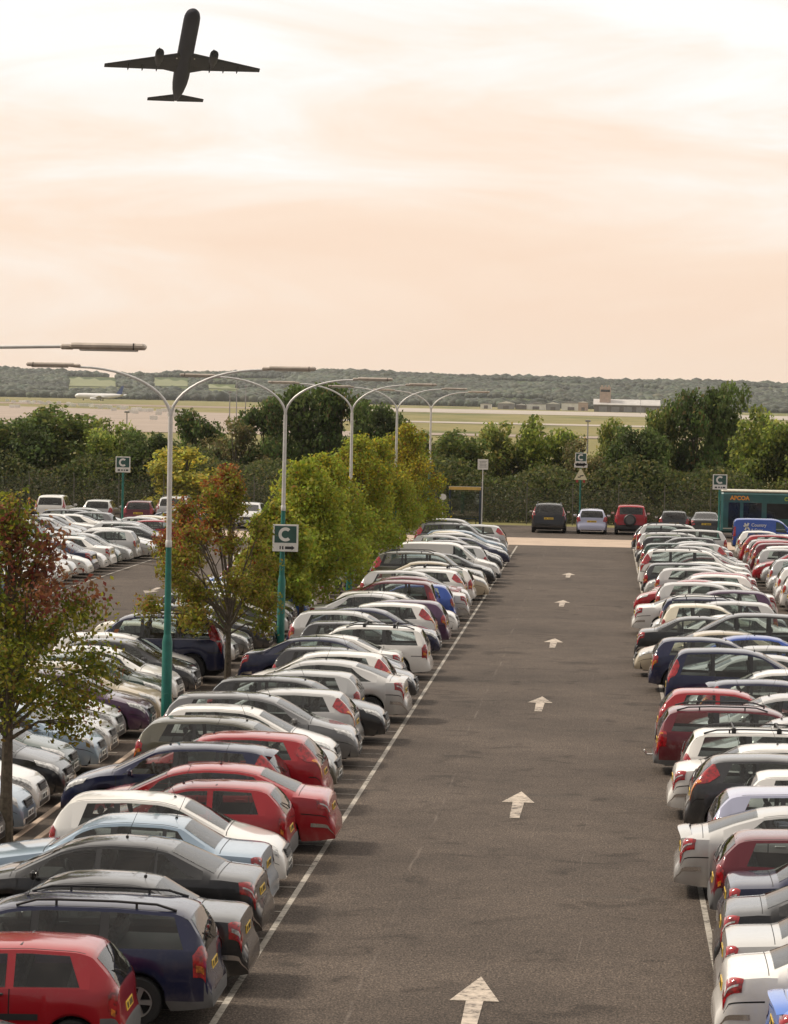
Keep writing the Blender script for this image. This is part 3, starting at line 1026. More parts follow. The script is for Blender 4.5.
SPECS['offroader_tow'] = dict(SPECS['offroader'], towbar=True, chrome_belt=False, bumper='grey', bump_h=.60, tail=[(T(.06, 3.3, .30, 3.9, .32, 5.6, .08, 5.8), 0), (T(.07, 3.9, .2, 4.1, .2, 4.5, .08, 4.5), 1)])
SPECS['hatch5_wrap'] = dict(SPECS['hatch5'], tail=tail_wrap(.07, .27, 3.9, 5.4))
SPECS['hatch5_wrap'].update(prof=[(0, .46), (.01, .55), (.05, .60), (.09, .67), (.10, .88), (.12, 1.0), (.25, 1.24), (.42, 1.40), (.65, 1.44), (1.5, 1.47), (2.05, 1.445), (2.40, 1.37), (3.18, .985), (3.46, .92), (3.92, .80), (4.07, .68), (4.15, .50)], rwx=(.12, .38),
                            dlo=((.50, .70), (3.06, 2.66)), panes=[((.58, .74), (1.24, 1.24)), ((1.32, 1.32), (2.0, 2.0)), ((2.08, 2.08), (2.98, 2.60))], wsx=(2.46, 3.13), bonnetx=3.16)

KINDS = {   # key: (object name, label long, label short, category)
    'hatch5': ('hatchback_car', 'five-door hatchback with high tail lamps', 'hatchback', 'car'),
    'hatch5_wrap': ('hatchback_car', 'five-door hatchback', 'hatchback', 'car'),
    'hatch5_spoiler': ('hatchback_car', 'hatchback with roof spoiler', 'hatchback', 'car'),
    'hatch3': ('hatchback_car', 'three-door hatchback', 'three-door', 'car'),
    'small': ('hatchback_car', 'small hatchback', 'small hatchback', 'car'),
    'saloon': ('saloon_car', 'saloon', 'saloon', 'car'),
    'boxy': ('saloon_car', 'square-edged saloon', 'saloon', 'car'),
    'liftback': ('saloon_car', 'saloon with boot spoiler', 'saloon', 'car'),
    'estate': ('estate_car', 'estate with roof rails', 'estate', 'car'),
    'estate_plain': ('estate_car', 'estate', 'estate', 'car'),
    'estate_bars': ('estate_car', 'estate with roof bars', 'estate', 'car'),
    'estate_tow': ('estate_car', 'estate with roof rails and tow bar', 'estate', 'car'),
    'estate_box': ('estate_car', 'estate carrying roof box', 'estate', 'car'),
    'offroader': ('off_road_car', 'tall off-roader', 'off-roader', 'car'),
    'offroader_tow': ('off_road_car', 'off-roader with tow bar', 'off-roader', 'car'),
    'jeep': ('off_road_car', 'off-roader with spare wheel', 'off-roader', 'car'),
    'carrier': ('people_carrier', 'people carrier', 'people carrier', 'car'),
    'van': ('panel_van', 'panel van', 'van', 'van'),
}
TEMPL = {}


def spawn_car(kind, colour, loc, rotz, label, group, far=False):
    if kind not in TEMPL:
        TEMPL[kind] = build_car(SPECS[kind])
    nm, _, _, cat = KINDS[kind]
    root = thing(nm, label, cat, loc, rotz, group)
    made = []
    for name, me, painted, par, l, r, detail in TEMPL[kind]:
        if far and detail:
            made.append(None)
            continue
        o = bpy.data.objects.new(name, me)
        COL.objects.link(o)
        o.parent = made[par] if par is not None else root
        o.location = l
        o.rotation_euler = r
        for k in painted:
            o.material_slots[k].link = 'OBJECT'
            o.material_slots[k].material = paint(colour)
        made.append(o)
    return root


# every row: index -> (kind, colour, 'r' tail towards the lane / 'n' nose towards the lane, x of that end)
et = 'estate_tow'
h5, hw, hs, h3, sm, sa, bx, lb, es, ep, eb, ex, su, st, jp, mp, va = (
    'hatch5', 'hatch5_wrap', 'hatch5_spoiler', 'hatch3', 'small', 'saloon', 'boxy', 'liftback', 'estate', 'estate_plain',
    'estate_bars', 'estate_box', 'offroader', 'offroader_tow', 'jeep', 'carrier', 'van')
LEFT = {
    0: (hw, 'dark grey', 'n', -5.75), 1: (h3, 'red', 'r', -5.42), 2: (es, 'navy', 'r', -4.72), 3: (bx, 'black', 'r', -4.55), 4: (sa, 'black', 'r', -4.72),
    5: (bx, 'light blue', 'r', -4.78), 6: (sm, 'white', 'n', -4.8), 7: (h3, 'red', 'r', -4.95), 8: (sa, 'red', 'r', -4.42), 9: (hs, 'navy', 'r', -5.5),
    10: (h5, 'red', 'r', -5.0), 11: (hw, 'olive grey', 'n', -5.0), 12: (sm, 'white', 'n', -5.2), 13: (hw, 'mid grey', 'n', -5.15), 14: (h5, 'silver', 'r', -5.15),
    15: (hw, 'black', 'n', -4.8), 16: (hw, 'pale grey', 'r', -5.4), 17: (lb, 'silver', 'r', -4.55), 18: (h5, 'white', 'r', -4.95), 19: (sm, 'dark grey', 'n', -4.65),
    20: (sa, 'navy', 'n', -4.95), 21: (sa, 'white', 'r', -5.25), 22: (eb, 'white', 'r', -4.68), 23: (sm, 'dark grey', 'n', -4.9), 24: (hw, 'silver', 'n', -5.1),
    25: (sa, 'navy', 'n', -4.9), 26: (h5, 'white', 'r', -4.95), 27: (hw, 'plum', 'r', -4.75), 28: (sa, 'silver', 'n', -5.0), 29: (hw, 'white', 'n', -4.9),
    30: (mp, 'maroon', 'r', -5.45), 31: (sm, 'blue', 'r', -5.0), 32: (sa, 'silver', 'r', -4.65), 33: (lb, 'maroon', 'r', -4.95), 34: (hw, 'silver', 'n', -4.9),
    35: (h5, 'white', 'r', -5.0), 36: (eb, 'white', 'r', -4.82), 37: (sa, 'beige', 'n', -4.35), 38: (su, 'olive grey', 'n', -4.6), 39: (hw, 'dark grey', 'n', -4.8),
    41: (sa, 'black', 'n', -4.5), 42: (va, 'white', 'n', -4.4), 44: (hw, 'silver', 'n', -4.7), 45: (sm, 'dark grey', 'n', -4.6), 46: (sm, 'white', 'n', -4.7),
    48: (sa, 'navy', 'n', -4.6), 49: (hw, 'silver', 'n', -4.6), 52: (su, 'mid grey', 'n', -4.9), 55: (mp, 'white', 'r', -4.8)}
RIGHT = {
    -1: (lb, 'bright blue', 'r', 1.85), 0: (sa, 'white', 'r', 1.36), 1: (bx, 'silver', 'r', 1.46), 2: (sa, 'black', 'r', 1.52), 3: (bx, 'navy', 'r', 1.68),
    4: (h3, 'maroon', 'r', 1.62), 5: (lb, 'silver', 'r', 1.14), 6: (hw, 'lavender', 'r', 1.68), 7: (sm, 'white', 'r', 2.3), 8: (h5, 'dark grey', 'r', 1.48),
    9: (sa, 'white', 'r', 1.22), 10: (eb, 'white', 'r', 1.46), 11: (hw, 'silver', 'n', 1.9), 12: (et, 'maroon', 'r', 1.24), 13: (hw, 'silver', 'n', 1.9), 14: (h3, 'red', 'r', 1.36),
    15: (hs, 'navy', 'r', 2.3), 16: (hw, 'white', 'n', 2.0), 17: (mp, 'navy', 'r', 1.70), 18: (sa, 'silver', 'n', 1.8), 19: (hw, 'pale grey', 'n', 2.0), 20: (hw, 'navy', 'r', 1.40),
    21: (sa, 'blue', 'n', 1.9), 22: (sa, 'beige', 'n', 1.25), 23: (mp, 'black', 'n', 1.9), 24: (sa, 'black', 'r', 1.10), 25: (sa, 'white', 'n', 1.7), 26: (sm, 'cream', 'r', 1.9),
    27: (hw, 'silver', 'n', 1.8), 28: (es, 'navy', 'r', 1.95), 29: (sa, 'white', 'r', 1.12), 30: (hw, 'plum', 'n', 2.0), 31: (hw, 'silver', 'r', 1.9), 32: (sa, 'white', 'n', 1.9),
    33: (sa, 'red', 'n', 1.05), 34: (hw, 'white', 'n', 1.8), 35: (hw, 'red', 'n', 1.9), 37: (sa, 'silver', 'n', 1.8), 38: (ep, 'dark grey', 'r', 1.7), 39: (sa, 'white', 'n', 1.8),
    40: (su, 'white', 'r', 1.6), 41: (sa, 'maroon', 'n', 1.9), 43: (sa, 'pale grey', 'n', 1.7), 46: (ep, 'dark green', 'r', 1.8), 48: (hw, 'dark grey', 'n', 1.7), 50: (es, 'silver', 'r', 1.7), 53: (st, 'silver', 'r', 1.8), 54: (hw, 'dark grey', 'r', 1.6)}
# second row on the left: noses meet the tree strip, tails face the farther lane
LEFT2 = {
    5: (sa, 'silver', 'n', -10.1), 6: (sa, 'pale grey', 'n', -10.0), 7: (hw, 'light blue', 'n', -9.98), 8: (sm, 'white', 'n', -10.2), 9: (sa, 'black', 'n', -10.05), 10: (sa, 'dark green', 'n', -10.4), 11: (hw, 'light blue', 'n', -10.2),
    12: (sm, 'silver', 'n', -10.3), 13: (hw, 'silver', 'n', -10.35), 14: (hw, 'plum', 'n', -10.3), 15: (hw, 'beige', 'n', -10.4), 16: (sa, 'dark green', 'n', -10.3), 17: (sa, 'white', 'n', -10.35), 18: (sa, 'dark grey', 'n', -10.3), 19: (hw, 'white', 'n', -10.6),
    20: (su, 'navy', 'r', -10.25), 21: (hw, 'cream', 'n', -10.4), 22: (sa, 'silver', 'n', -10.3), 23: (sa, 'mid grey', 'n', -10.3), 24: (hw, 'dark grey', 'n', -10.2), 25: (sa, 'black', 'n', -10.3), 26: (hw, 'dark grey', 'n', -10.3),
    27: (sa, 'white', 'n', -10.3), 28: (sa, 'black', 'n', -10.3), 29: (hw, 'silver', 'n', -10.3), 30: (sm, 'bright blue', 'n', -10.4), 31: (hw, 'white', 'n', -10.4)}
FAR3 = {   # beyond the farther left lane
    34: (hw, 'white', 'n', -21.7), 36: (hw, 'silver', 'n', -21.8), 46: (sa, 'silver', 'n', -21.7), 47: (sa, 'white', 'n', -21.9), 48: (sa, 'black', 'r', -21.6), 50: (hw, 'dark grey', 'n', -22.0), 51: (h5, 'red', 'r', -21.7),
    53: (sa, 'cream', 'n', -21.8), 55: (es, 'navy', 'r', -21.8), 56: (sm, 'maroon', 'r', -21.9)}
FAR4 = {50: (ex, 'dark grey', 'n', -26.9)}
RIGHT2 = {
    33: (su, 'black', 'r', 6.95), 35: (sm, 'white', 'r', 6.95), 36: (hw, 'silver', 'n', 7.0), 37: (sm, 'white', 'r', 7.0), 39: (hw, 'silver', 'n', 6.9),
    43: (sa, 'red', 'n', 6.9), 46: (hw, 'maroon', 'r', 7.0), 48: (hw, 'red', 'r', 7.1), 49: (hw, 'pale grey', 'r', 7.0), 50: (h5, 'red', 'r', 6.9)}
FILL_C = ['white'] * 5 + ['silver'] * 6 + ['cream'] * 2 + ['pale grey'] * 3 + ['beige', 'mid grey', 'dark grey', 'black', 'navy', 'red', 'maroon', 'light blue', 'dark green', 'lavender']
FILL_K = [hw] * 4 + [sa] * 4 + [sm] * 2 + [ep, bx, h5, lb, mp, h3]
ROWS = [   # name, entries, first and last index, u of index 0, default end, sign of x away from the lane, words for the row
    ('left', LEFT, 0, 54, 14.38, -4.9, -1, 'in the row left of the arrows', 'cars in the row left of the arrow lane'),
    ('right', RIGHT, -1, 55, 15.6, 1.8, 1, 'in the row right of the arrows', 'cars in the row right of the arrow lane'),
    ('left2', LEFT2, 5, 44, 15.3, -10.35, -1, 'behind the tree strip', 'cars parked behind the strip of trees'),
    ('far3', FAR3, 30, 57, 15.84, -21.8, -1, 'across the far left lane', 'cars lining the far left lane'),
    ('far4', FAR4, 40, 57, 15.84, -26.9, -1, 'in the farthest left row', 'cars in the farthest left row'),
    ('right2', RIGHT2, 30, 53, 15.6, 7.0, 1, 'in the second row on the right', 'cars in the second row on the right')]
DROP = {('left2', k) for k in ()}


def label_of(cars, k, words_row):
    c = cars[k]
    ln = KINDS[c['kind']][1]
    way = 'tail out' if c['dir'] == 'r' else 'nose out'
    nb = [cars[j] for j in (k - 1, k + 1) if 0 <= j < len(cars)]
    ns = ['%s %s' % (q['colour'], KINDS[q['kind']][2]) for q in nb]
    short = {'in the row left of the arrows': 'left row', 'in the row right of the arrows': 'right row', 'behind the tree strip': 'row behind trees',
             'across the far left lane': 'far left row', 'in the farthest left row': 'farthest left row', 'in the second row on the right': 'outer right row'}[words_row]
    if len(ns) == 1:
        return '%s %s, %s, next to %s, end of %s' % (c['colour'], KINDS[c['kind']][2], way, ns[0], short)
    forms = ('{c} {l}, {w}, between the {a} and the {b}, {r}', '{c} {l}, {w}, between {a} and {b}, {r}', '{c} {l} between {a} and {b}, {r}', '{c} {l} between {a} and {b}')
    for f in forms:
        for l in (ln, KINDS[c['kind']][2]):
            s_ = f.format(c=c['colour'], l=l, w=way, a=ns[0], b=ns[1], r=short)
            if len(re.findall(r'\w+', s_)) <= 16:
                return s_
    return s_


ALL = []
rr = random.Random(5)
for name, ent, k0, k1, u0, xd, sg, words_row, grp in ROWS:
    cars = []
    for k in range(k0, k1 + 1):
        if k in ent:
            kind, colour, way, xe = ent[k]
            fixed = True
        else:
            kind, colour, way, xe, fixed = rr.choice(FILL_K), rr.choice(FILL_C), ('n' if rr.random() < .55 else 'r'), xd + sg * rr.uniform(-.1, .3), False
        if name == 'left':
            xe = xe * 1.028 + (.17 if k < 5 else .06)
        if name == 'right':
            xe += .13 if k < 11 else -.05
        cars.append(dict(kind=kind, colour=colour, dir=way, x=xe, u=u0 + .98 * k - (.5 if name == 'left' and k < 4 else .15 if name == 'left' and k < 9 else 0) - (.45 if name == 'left' and k == 0 else 0), fixed=fixed, k=k))
    ALL.append((cars, sg, words_row, grp))
for _ in range(60):
    seen, bad = {}, 0
    for cars, sg, wr_, grp in ALL:
        for i in range(len(cars)):
            l = label_of(cars, i, wr_)
            if l in seen:
                bad += 1
                for j in (i, i - 1, min(i + 1, len(cars) - 1)):
                    if not cars[j]['fixed']:
                        cars[j]['kind'], cars[j]['colour'] = rr.choice(FILL_K), rr.choice(FILL_C)
                        break
            seen[l] = 1
    if not bad:
        break
print('duplicate labels left:', bad)
for cars, sg, wr_, grp in ALL:
    for i, c in enumerate(cars):
        S = SPECS[c['kind']]
        tail = c['dir'] == 'r'
        # the end that faces the lane stands at x; the car runs away from the lane
        if sg < 0:
            rot, x = (math.pi, c['x']) if tail else (0.0, c['x'] - S['L'])
        else:
            rot, x = (0.0, c['x']) if tail else (math.pi, c['x'] + S['L'])
        jit = rr.uniform(-.02, .02)
        near = c['u'] < 27
        car = spawn_car(c['kind'], c['colour'], (x, U(c['u']) + rr.uniform(-.10, .10), 0.006), rot + jit, label_of(cars, i, wr_), grp, far=U(c['u']) > 105)
        car.scale = (rr.uniform(.985, 1.01) if near else rr.uniform(.94, 1.05), rr.uniform(.985, 1.02), rr.uniform(.985, 1.015) if near else rr.uniform(.95, 1.06))

# the row along the boundary, tails (or noses) towards us
BACK = [   # pixel of the middle, kind, colour, facing, label
    (551, su, 'black', 1, 'black off-roader parked tail out before the hedge, straight beyond the arrow lane'),
    (594, hw, 'lavender', 1, 'pale blue hatchback between the black and the red off-roader before the hedge'),
    (633, jp, 'red', 1, 'red off-roader with a spare wheel on its tail, before the hedge'),
    (676, hw, 'dark grey', 1, 'dark grey hatchback right of the red off-roader before the hedge'),
    (708, sa, 'black', 1, 'black saloon before the hedge, left of the green bus'),
    (47, mp, 'white', 1, 'white people carrier before the left hedge, first from the left end'),
    (95, hw, 'silver', 1, 'silver hatchback before the hedge, left of the far sign post'),
    (137, hw, 'maroon', 1, 'maroon hatchback just right of the far sign post before the hedge'),
    (172, su, 'pale grey', 1, 'pale grey off-roader before the hedge, beyond the first lamp post'),
    (246, hw, 'silver', -1, 'silver hatchback nose out before the hedge, seen above the red-leaved tree')]
for px, kind, colour, way, lab in BACK:
    u = 77.8 if px > 500 else 76.2
    x = (px - 605) * u / 1271
    L = SPECS[kind]['L']
    spawn_car(kind, colour, (x, U(u) if way > 0 else U(u) + L, .006), math.pi / 2 * way, lab, 'cars parked nose to the hedge').scale = (1.0, 1.10, 1.05)

# ------------------------------------------------------------------ ground and paving


def tz(Y):
    """The land rises very gently beyond the boundary."""
    return 0.0 if Y < 420 else (Y - 420) * 0.00255 if Y < 2900 else 6.32 + (Y - 2900) * 0.001


def ground_mat():
    m, nt, b = new_mat('airfield_grass')
    p = geo_pos(nt)
    mp = nt.nodes.new('ShaderNodeMapping')
    mp.inputs['Scale'].default_value = (1.0, 0.25, 1.0)
    nt.links.new(p, mp.inputs['Vector'])
    a = noise(nt, 0.012, 6, 0.6, mp.outputs['Vector'])
    c = noise(nt, 0.35, 5, 0.7, p)
    r = ramp(nt, a.outputs['Fac'], [(0.35, (0.10, 0.115, 0.04)), (0.5, (0.22, 0.19, 0.085)), (0.65, (0.14, 0.14, 0.05))])
    g = ramp(nt, c.outputs['Fac'], [(0.3, (0.75, 0.75, 0.75)), (0.7, (1.25, 1.22, 1.15))])
    col = mixc(nt, 1.0, r.outputs['Color'], g.outputs['Color'], 'MULTIPLY')
    nt.links.new(col, b.inputs['Base Color'])
    setc(b, Roughness=0.95, Specular_IOR_Level=0.1)
    return m


mb = MB()
ys = [-300, 420, 900, 1500, 2200, 2900, 5000, 9000]
xs = [-3000, -1000, -300, 300, 1000, 3000]
vv = [(x, y, tz(y)) for y in ys for x in xs]
ff = [(j * 6 + i, j * 6 + i + 1, j * 6 + i + 7, j * 6 + i + 6) for j in range(7) for i in range(5)]
mb.add(vv, ff)
tag(mb.build('ground', ground_mat(), smooth=False), kind='structure')

mb = MB().sheet(-70, -20, 60, U(82.5), 0.004)
tag(mb.build('car_park_surface', M_ASPHALT, smooth=False), kind='structure')


def concrete_mat(name, col, sc=0.6):
    m, nt, b = new_mat(name)
    p = geo_pos(nt)
    a = noise(nt, sc, 6, 0.65, p)
    c = noise(nt, sc * 14, 5, 0.7, p)
    f = math_n(nt, 'MULTIPLY_ADD', c.outputs['Fac'], 0.5, math_n(nt, 'MULTIPLY', a.outputs['Fac'], 0.5))
    r = ramp(nt, f, [(0.35, tuple(x * 0.72 for x in col)), (0.52, col), (0.7, tuple(min(1, x * 1.18) for x in col))])
    nt.links.new(r.outputs['Color'], b.inputs['Base Color'])
    setc(b, Roughness=0.9)
    return m


M_CONC = concrete_mat('pale_concrete', (0.42, 0.32, 0.24))
M_APRON = concrete_mat('apron_concrete', (0.30, 0.235, 0.185), 0.02)
M_RUNWAY = concrete_mat('runway_concrete', (0.36, 0.31, 0.26), 0.02)
M_BARE = concrete_mat('dry_bare_ground', (0.24, 0.175, 0.13), 0.02)
mb = MB().sheet(-26, U(70.9), 30, U(74.9), 0.008)
tag(mb.build('crossing_road', M_CONC, smooth=False), kind='structure')
# bay markings: edge line and the dividing lines of every row
mb = MB()
for x, a, b_ in ((-4.71, 10, 70.4), (1.72, 10, 70.4), (-15.3, 14, 70.4), (-21.6, 14, 70.4), (12.0, 30, 70)):
    mb.sheet(x - .045, U(a), x + .045, U(b_), 0.009)
for x0, x1, u0, k1 in ((-4.76, -9.4, 14.3, 56), (1.77, 6.4, 15.11, 56), (-15.25, -10.5, 14.8, 55), (-21.65, -26.3, 15.35, 57), (11.9, 7.0, 15.11, 55), (-31.2, -26.6, 30, 41)):
    for k in range(-1, k1):
        y = U(u0 + .98 * k)
        mb.sheet(min(x0, x1), y - .03, max(x0, x1), y + .03, 0.0085 if x0 != -4.76 else 0.0086)
tag(mb.build('bay_markings', M_LINE, smooth=False), kind='structure')

for i, u in enumerate((16.5, 24.86, 33.3, 41.89, 50.37, 58.78)):
    m = MB()
    y, x = U(u), -1.53
    m.add([(x - .325, y, .0125), (x + .325, y, .0125), (x + .02, y + 1.75, .0125)], [(0, 1, 2)], 0)
    m.add([(x - .10, y - 2.3, .0125), (x + .09, y - 2.3, .0125), (x + .12, y - .003, .0125), (x - .11, y - .003, .0125)], [(0, 1, 2, 3)], 1)
    o = m.build('painted_arrow', [M_ARROW, M_ARROW_STEM], smooth=False)
    words = ['nearest the foot of the lane', 'second along the lane', 'third along the lane from the near end', 'fourth along the lane, badly flaked', 'fifth along the lane', 'last before the concrete road']
    tag(o, 'worn white arrow painted on the asphalt, ' + words[i], 'road arrow', 'white arrows along the lane')
m = MB()
y, x = U(50.8), -18.1
m.add([(x - .33, y, .0125), (x + .33, y, .0125), (x, y - 1.75, .0125)], [(2, 1, 0)], 0)
m.add([(x - .1, y + .003, .0125), (x + .1, y + .003, .0125), (x + .1, y + 2.2, .0125), (x - .1, y + 2.2, .0125)], [(0, 1, 2, 3)], 1)
tag(m.build('painted_arrow', [M_ARROW, M_ARROW_STEM], smooth=False), 'white arrow painted on the farther lane beyond the tree strip', 'road arrow')

# the planted strips between rows: a low kerb with bark
M_BARK_MULCH = plain('bark_mulch', (0.055, 0.040, 0.028), 0.95, 0, 0.5, 12)
mb = MB()
mb.sheet(-10.0, U(13), -9.72, U(69), .10)
tag(mb.build('planting_strip', M_BARK_MULCH, smooth=False), kind='structure')
mb = MB()
for x in (-10.06, -9.66):
    mb.box((x, U(41), .06), (.12, U(56), .12), 0, .01)
tag(mb.build('strip_kerb', M_CONC), kind='structure')

# airfield: apron, taxiway, runway as low sheets that follow the slope


def field_sheet(name, pts, mat, dz):
    m = MB()
    m.add([(x, y, tz(y) + dz) for x, y in pts], [tuple(range(len(pts)))])
    tag(m.build(name, mat, smooth=False), kind='structure')


field_sheet('apron', [(-420, 640), (-52, 640), (-105, 1180), (-420, 1600)], M_APRON, .10)
field_sheet('far_taxiway', [(-700, 1640), (-150, 1600), (-165, 1760), (-700, 1820)], M_BARE, .10)
field_sheet('taxiway', [(-86, 1000), (200, 1000), (200, 1060), (-92, 1060)], M_RUNWAY, .12)
field_sheet('runway', [(-140, 1620), (400, 1560), (400, 2020), (-180, 2080)], M_RUNWAY, .12)
field_sheet('perimeter_road', [(-60, 690), (200, 690), (200, 730), (-64, 730)], M_APRON, .12)

# hills far beyond the airfield
tops_x = np.array([-300, 0, 60, 110, 200, 300, 345, 400, 470, 545, 620, 700, 788, 1100])
tops_h = np.array([30, 30.5, 29.8, 26.8, 29.5, 33.5, 35, 32.9, 31.3, 33.0, 31.5, 32.1, 30, 28])


def smooth(t):
    t = np.clip(t, 0, 1)
    return t * t * (3 - 2 * t)


def hill_z(X, Y):
    px = 605 + X / Y * F
    h = np.interp(px, tops_x, tops_h)
    top = CH + h * 4200 / F - 9.0
    base = 6.32 + (Y - 2900) * .001
    s1 = smooth((Y - 2950) / 650)
    s2 = smooth((Y - 3450) / 800)
    und = 3.2 * np.sin(X / 130 + Y / 400) * s1 + 2.0 * np.sin(X / 57 - Y / 210) * s1
    return base + (top - base) * (0.36 * s1 + 0.64 * s2) + und * (1 - .7 * s2) - 14 * smooth((Y - 4300) / 900)


gx, gy = np.linspace(-1500, 900, 90), np.linspace(2920, 5200, 60)
XX, YY = np.meshgrid(gx, gy)
ZZ = hill_z(XX, YY) - .3
ZZ[0] -= 2
vv = np.stack([XX.ravel(), YY.ravel(), ZZ.ravel()], 1)
ff = [(j * 90 + i, j * 90 + i + 1, j * 90 + i + 91, j * 90 + i + 90) for j in range(59) for i in range(89)]
m, nt, b = new_mat('hill_fields')
p = geo_pos(nt)
v = nt.nodes.new('ShaderNodeTexVoronoi')
v.inputs['Scale'].default_value = 0.006
nt.links.new(p, v.inputs['Vector'])
sv = nt.nodes.new('ShaderNodeSeparateXYZ')
nt.links.new(v.outputs['Color'], sv.inputs[0])
r = ramp(nt, sv.outputs[0], [(0.0, (0.05, 0.07, 0.025)), (0.5, (0.09, 0.11, 0.035)), (0.72, (0.17, 0.17, 0.075)), (1.0, (0.13, 0.15, 0.05))])
nt.links.new(r.outputs['Color'], b.inputs['Base Color'])
setc(b, Roughness=0.95, Specular_IOR_Level=0.1)
mb = MB().add(vv, ff)
tag(mb.build('hills', m), kind='structure')

# ------------------------------------------------------------------ foliage


def leaf_mat(name, trans=0.55):
    m = bpy.data.materials.new(name)
    m.use_nodes = True
    nt = m.node_tree
    nt.nodes.remove(nt.nodes['Principled BSDF'])
    at = nt.nodes.new('ShaderNodeAttribute')
    at.attribute_name = 'leafcol'
    d = nt.nodes.new('ShaderNodeBsdfPrincipled')
    setc(d, Roughness=0.6, Specular_IOR_Level=0.25)
    t = nt.nodes.new('ShaderNodeBsdfTranslucent')
    mx = nt.nodes.new('ShaderNodeMixShader')
    mx.inputs[0].default_value = trans
    nt.links.new(at.outputs['Color'], d.inputs['Base Color'])
    nt.links.new(at.outputs['Color'], t.inputs['Color'])
    nt.links.new(d.outputs[0], mx.inputs[1])
    nt.links.new(t.outputs[0], mx.inputs[2])
    nt.links.new(mx.outputs[0], nt.nodes['Material Output'].inputs['Surface'])
    return m


M_LEAF = leaf_mat('leaves')
M_BARK = plain('bark', (0.105, 0.085, 0.06), 0.9, 0, 0.4, 14)
M_FARWOOD = leaf_mat('far_wood', 0.1)


def leaf_mesh(name, P, D, size, col, rg, mat=None):
    """P centres, D outward directions, col per leaf -> folded rhombus leaves"""
    n = len(P)
    d = D + rg.normal(0, .75, (n, 3))
    d /= np.linalg.norm(d, axis=1)[:, None] + 1e-9
    a = np.cross(d, rg.normal(0, 1, (n, 3)))
    a /= np.linalg.norm(a, axis=1)[:, None] + 1e-9
    b = np.cross(d, a)
    s = size * rg.uniform(.6, 1.4, n)[:, None]
    V = np.empty((n, 4, 3))
    V[:, 0] = P + a * s
    V[:, 1] = P + b * s * .58 + d * s * .15
    V[:, 2] = P - a * s
    V[:, 3] = P - b * s * .58 + d * s * .15
    me = bpy.data.meshes.new(name)
    me.vertices.add(n * 4)
    me.vertices.foreach_set('co', V.reshape(-1))
    me.loops.add(n * 4)
    me.loops.foreach_set('vertex_index', np.arange(n * 4, dtype=np.int32))
    me.polygons.add(n)
    me.polygons.foreach_set('loop_start', np.arange(0, n * 4, 4, dtype=np.int32))
    at = me.attributes.new('leafcol', 'FLOAT_COLOR', 'FACE')
    at.data.foreach_set('color', np.c_[np.clip(col, 0, 1), np.ones(n)].reshape(-1).astype(np.float32))
    me.materials.append(mat or M_LEAF)
    me.update()
    me.validate()
    return me


def crown_points(rg, n, lobes, shell=.45):
    """lobes: rows of x y z r; points favour the outer part of each lobe"""
    lob = np.array(lobes, float)
    w = lob[:, 3] ** 2
    k = rg.choice(len(lob), n, p=w / w.sum())
    d = rg.normal(0, 1, (n, 3))
    d /= np.linalg.norm(d, axis=1)[:, None]
    r = lob[k, 3] * (shell + (1 - shell) * rg.random(n)) ** .8 * rg.uniform(.75, 1.08, n)
    P = lob[k, :3] + d * r[:, None] * np.array([1, 1, .85])
    return P, d, k


def palette(rg, cols, w, n, var=.25):
    c = np.array(cols, float)[rg.choice(len(cols), n, p=np.array(w) / sum(w))]
    return c * rg.uniform(1 - var, 1 + var, (n, 1)) * rg.uniform(.9, 1.1, (n, 3))


def limb_mesh(rg, h, r0, targets, fork):
    m = MB()
    pts = [(0, 0, -.1)]
    for k in range(1, 7):
        f = k / 6
        pts.append((rg.normal(0, .03) * f * h / 4, rg.normal(0, .03) * f * h / 4, h * f))
    m.tube(pts, [r0 * (1.25 if k == 0 else 1 - .72 * k / 6) for k in range(7)], 9)
    for t in targets:
        z0 = min(fork + (t[2] - fork) * .35 * rg.uniform(.3, 1), h * .92)
        z0 = max(z0, fork * .9)
        f = z0 / h * 6
        i = min(int(f), 5)
        s = np.array(pts[i]) * (1 - (f - i)) + np.array(pts[i + 1]) * (f - i)
        mid = s * .5 + np.array(t) * .5 + np.array([0, 0, .12 * h * .3])
        rr_ = r0 * .36
        m.tube([s, mid, t], [rr_, rr_ * .62, rr_ * .2], 6)
        for _ in range(2):
            e = np.array(t) + rg.normal(0, .35 * h / 6, 3)
            m.tube([mid, mid * .4 + e * .6 + np.array([0, 0, .05]), e], [rr_ * .45, rr_ * .3, rr_ * .1], 5)
    return m


GREEN = (.150, .180, .022)
OLIVE = (.29, .275, .030)
YELL = (.48, .38, .032)
REDL = (.17, .030, .022)
RUST = (.33, .095, .025)
DARKG = (.042, .060, .016)


def car_park_tree(name, label, loc, seed, h, w, colour_fn, n, leaf=.10, trunk_h=1.9, r0=.11, group=None, nl=20, shell=.3, lob=(.42, .72), off=0.0):
    rg = np.random.default_rng(seed)
    t = thing(name, label, 'tree', loc, rg.uniform(0, 6), group)
    t.rotation_euler.z = 0
    lobes = []
    for k in range(nl):
        f = (k + .5) / nl
        z = trunk_h + .25 + (h - trunk_h - .6) * f
        prof = math.sin(math.pi * min(1, .16 + .84 * f) ** .8) ** .75
        a = k * 2.4 + rg.uniform(-.4, .4)
        r = w / 2 * prof * rg.uniform(.35, .95)
        lobes.append((math.cos(a) * r + off * prof, math.sin(a) * r, z, rg.uniform(*lob) * (w / 3.2) * (.55 + .45 * prof)))
    P, D, k = crown_points(rg, n, lobes, shell)
    col = colour_fn(rg, P, h, trunk_h)
    link('crown', leaf_mesh('crown', P, D, leaf, col, rg), t)
    limb_mesh(rg, h * .88, r0, [l[:3] for l in lobes], trunk_h).build('trunk', M_BARK, t)
    return t


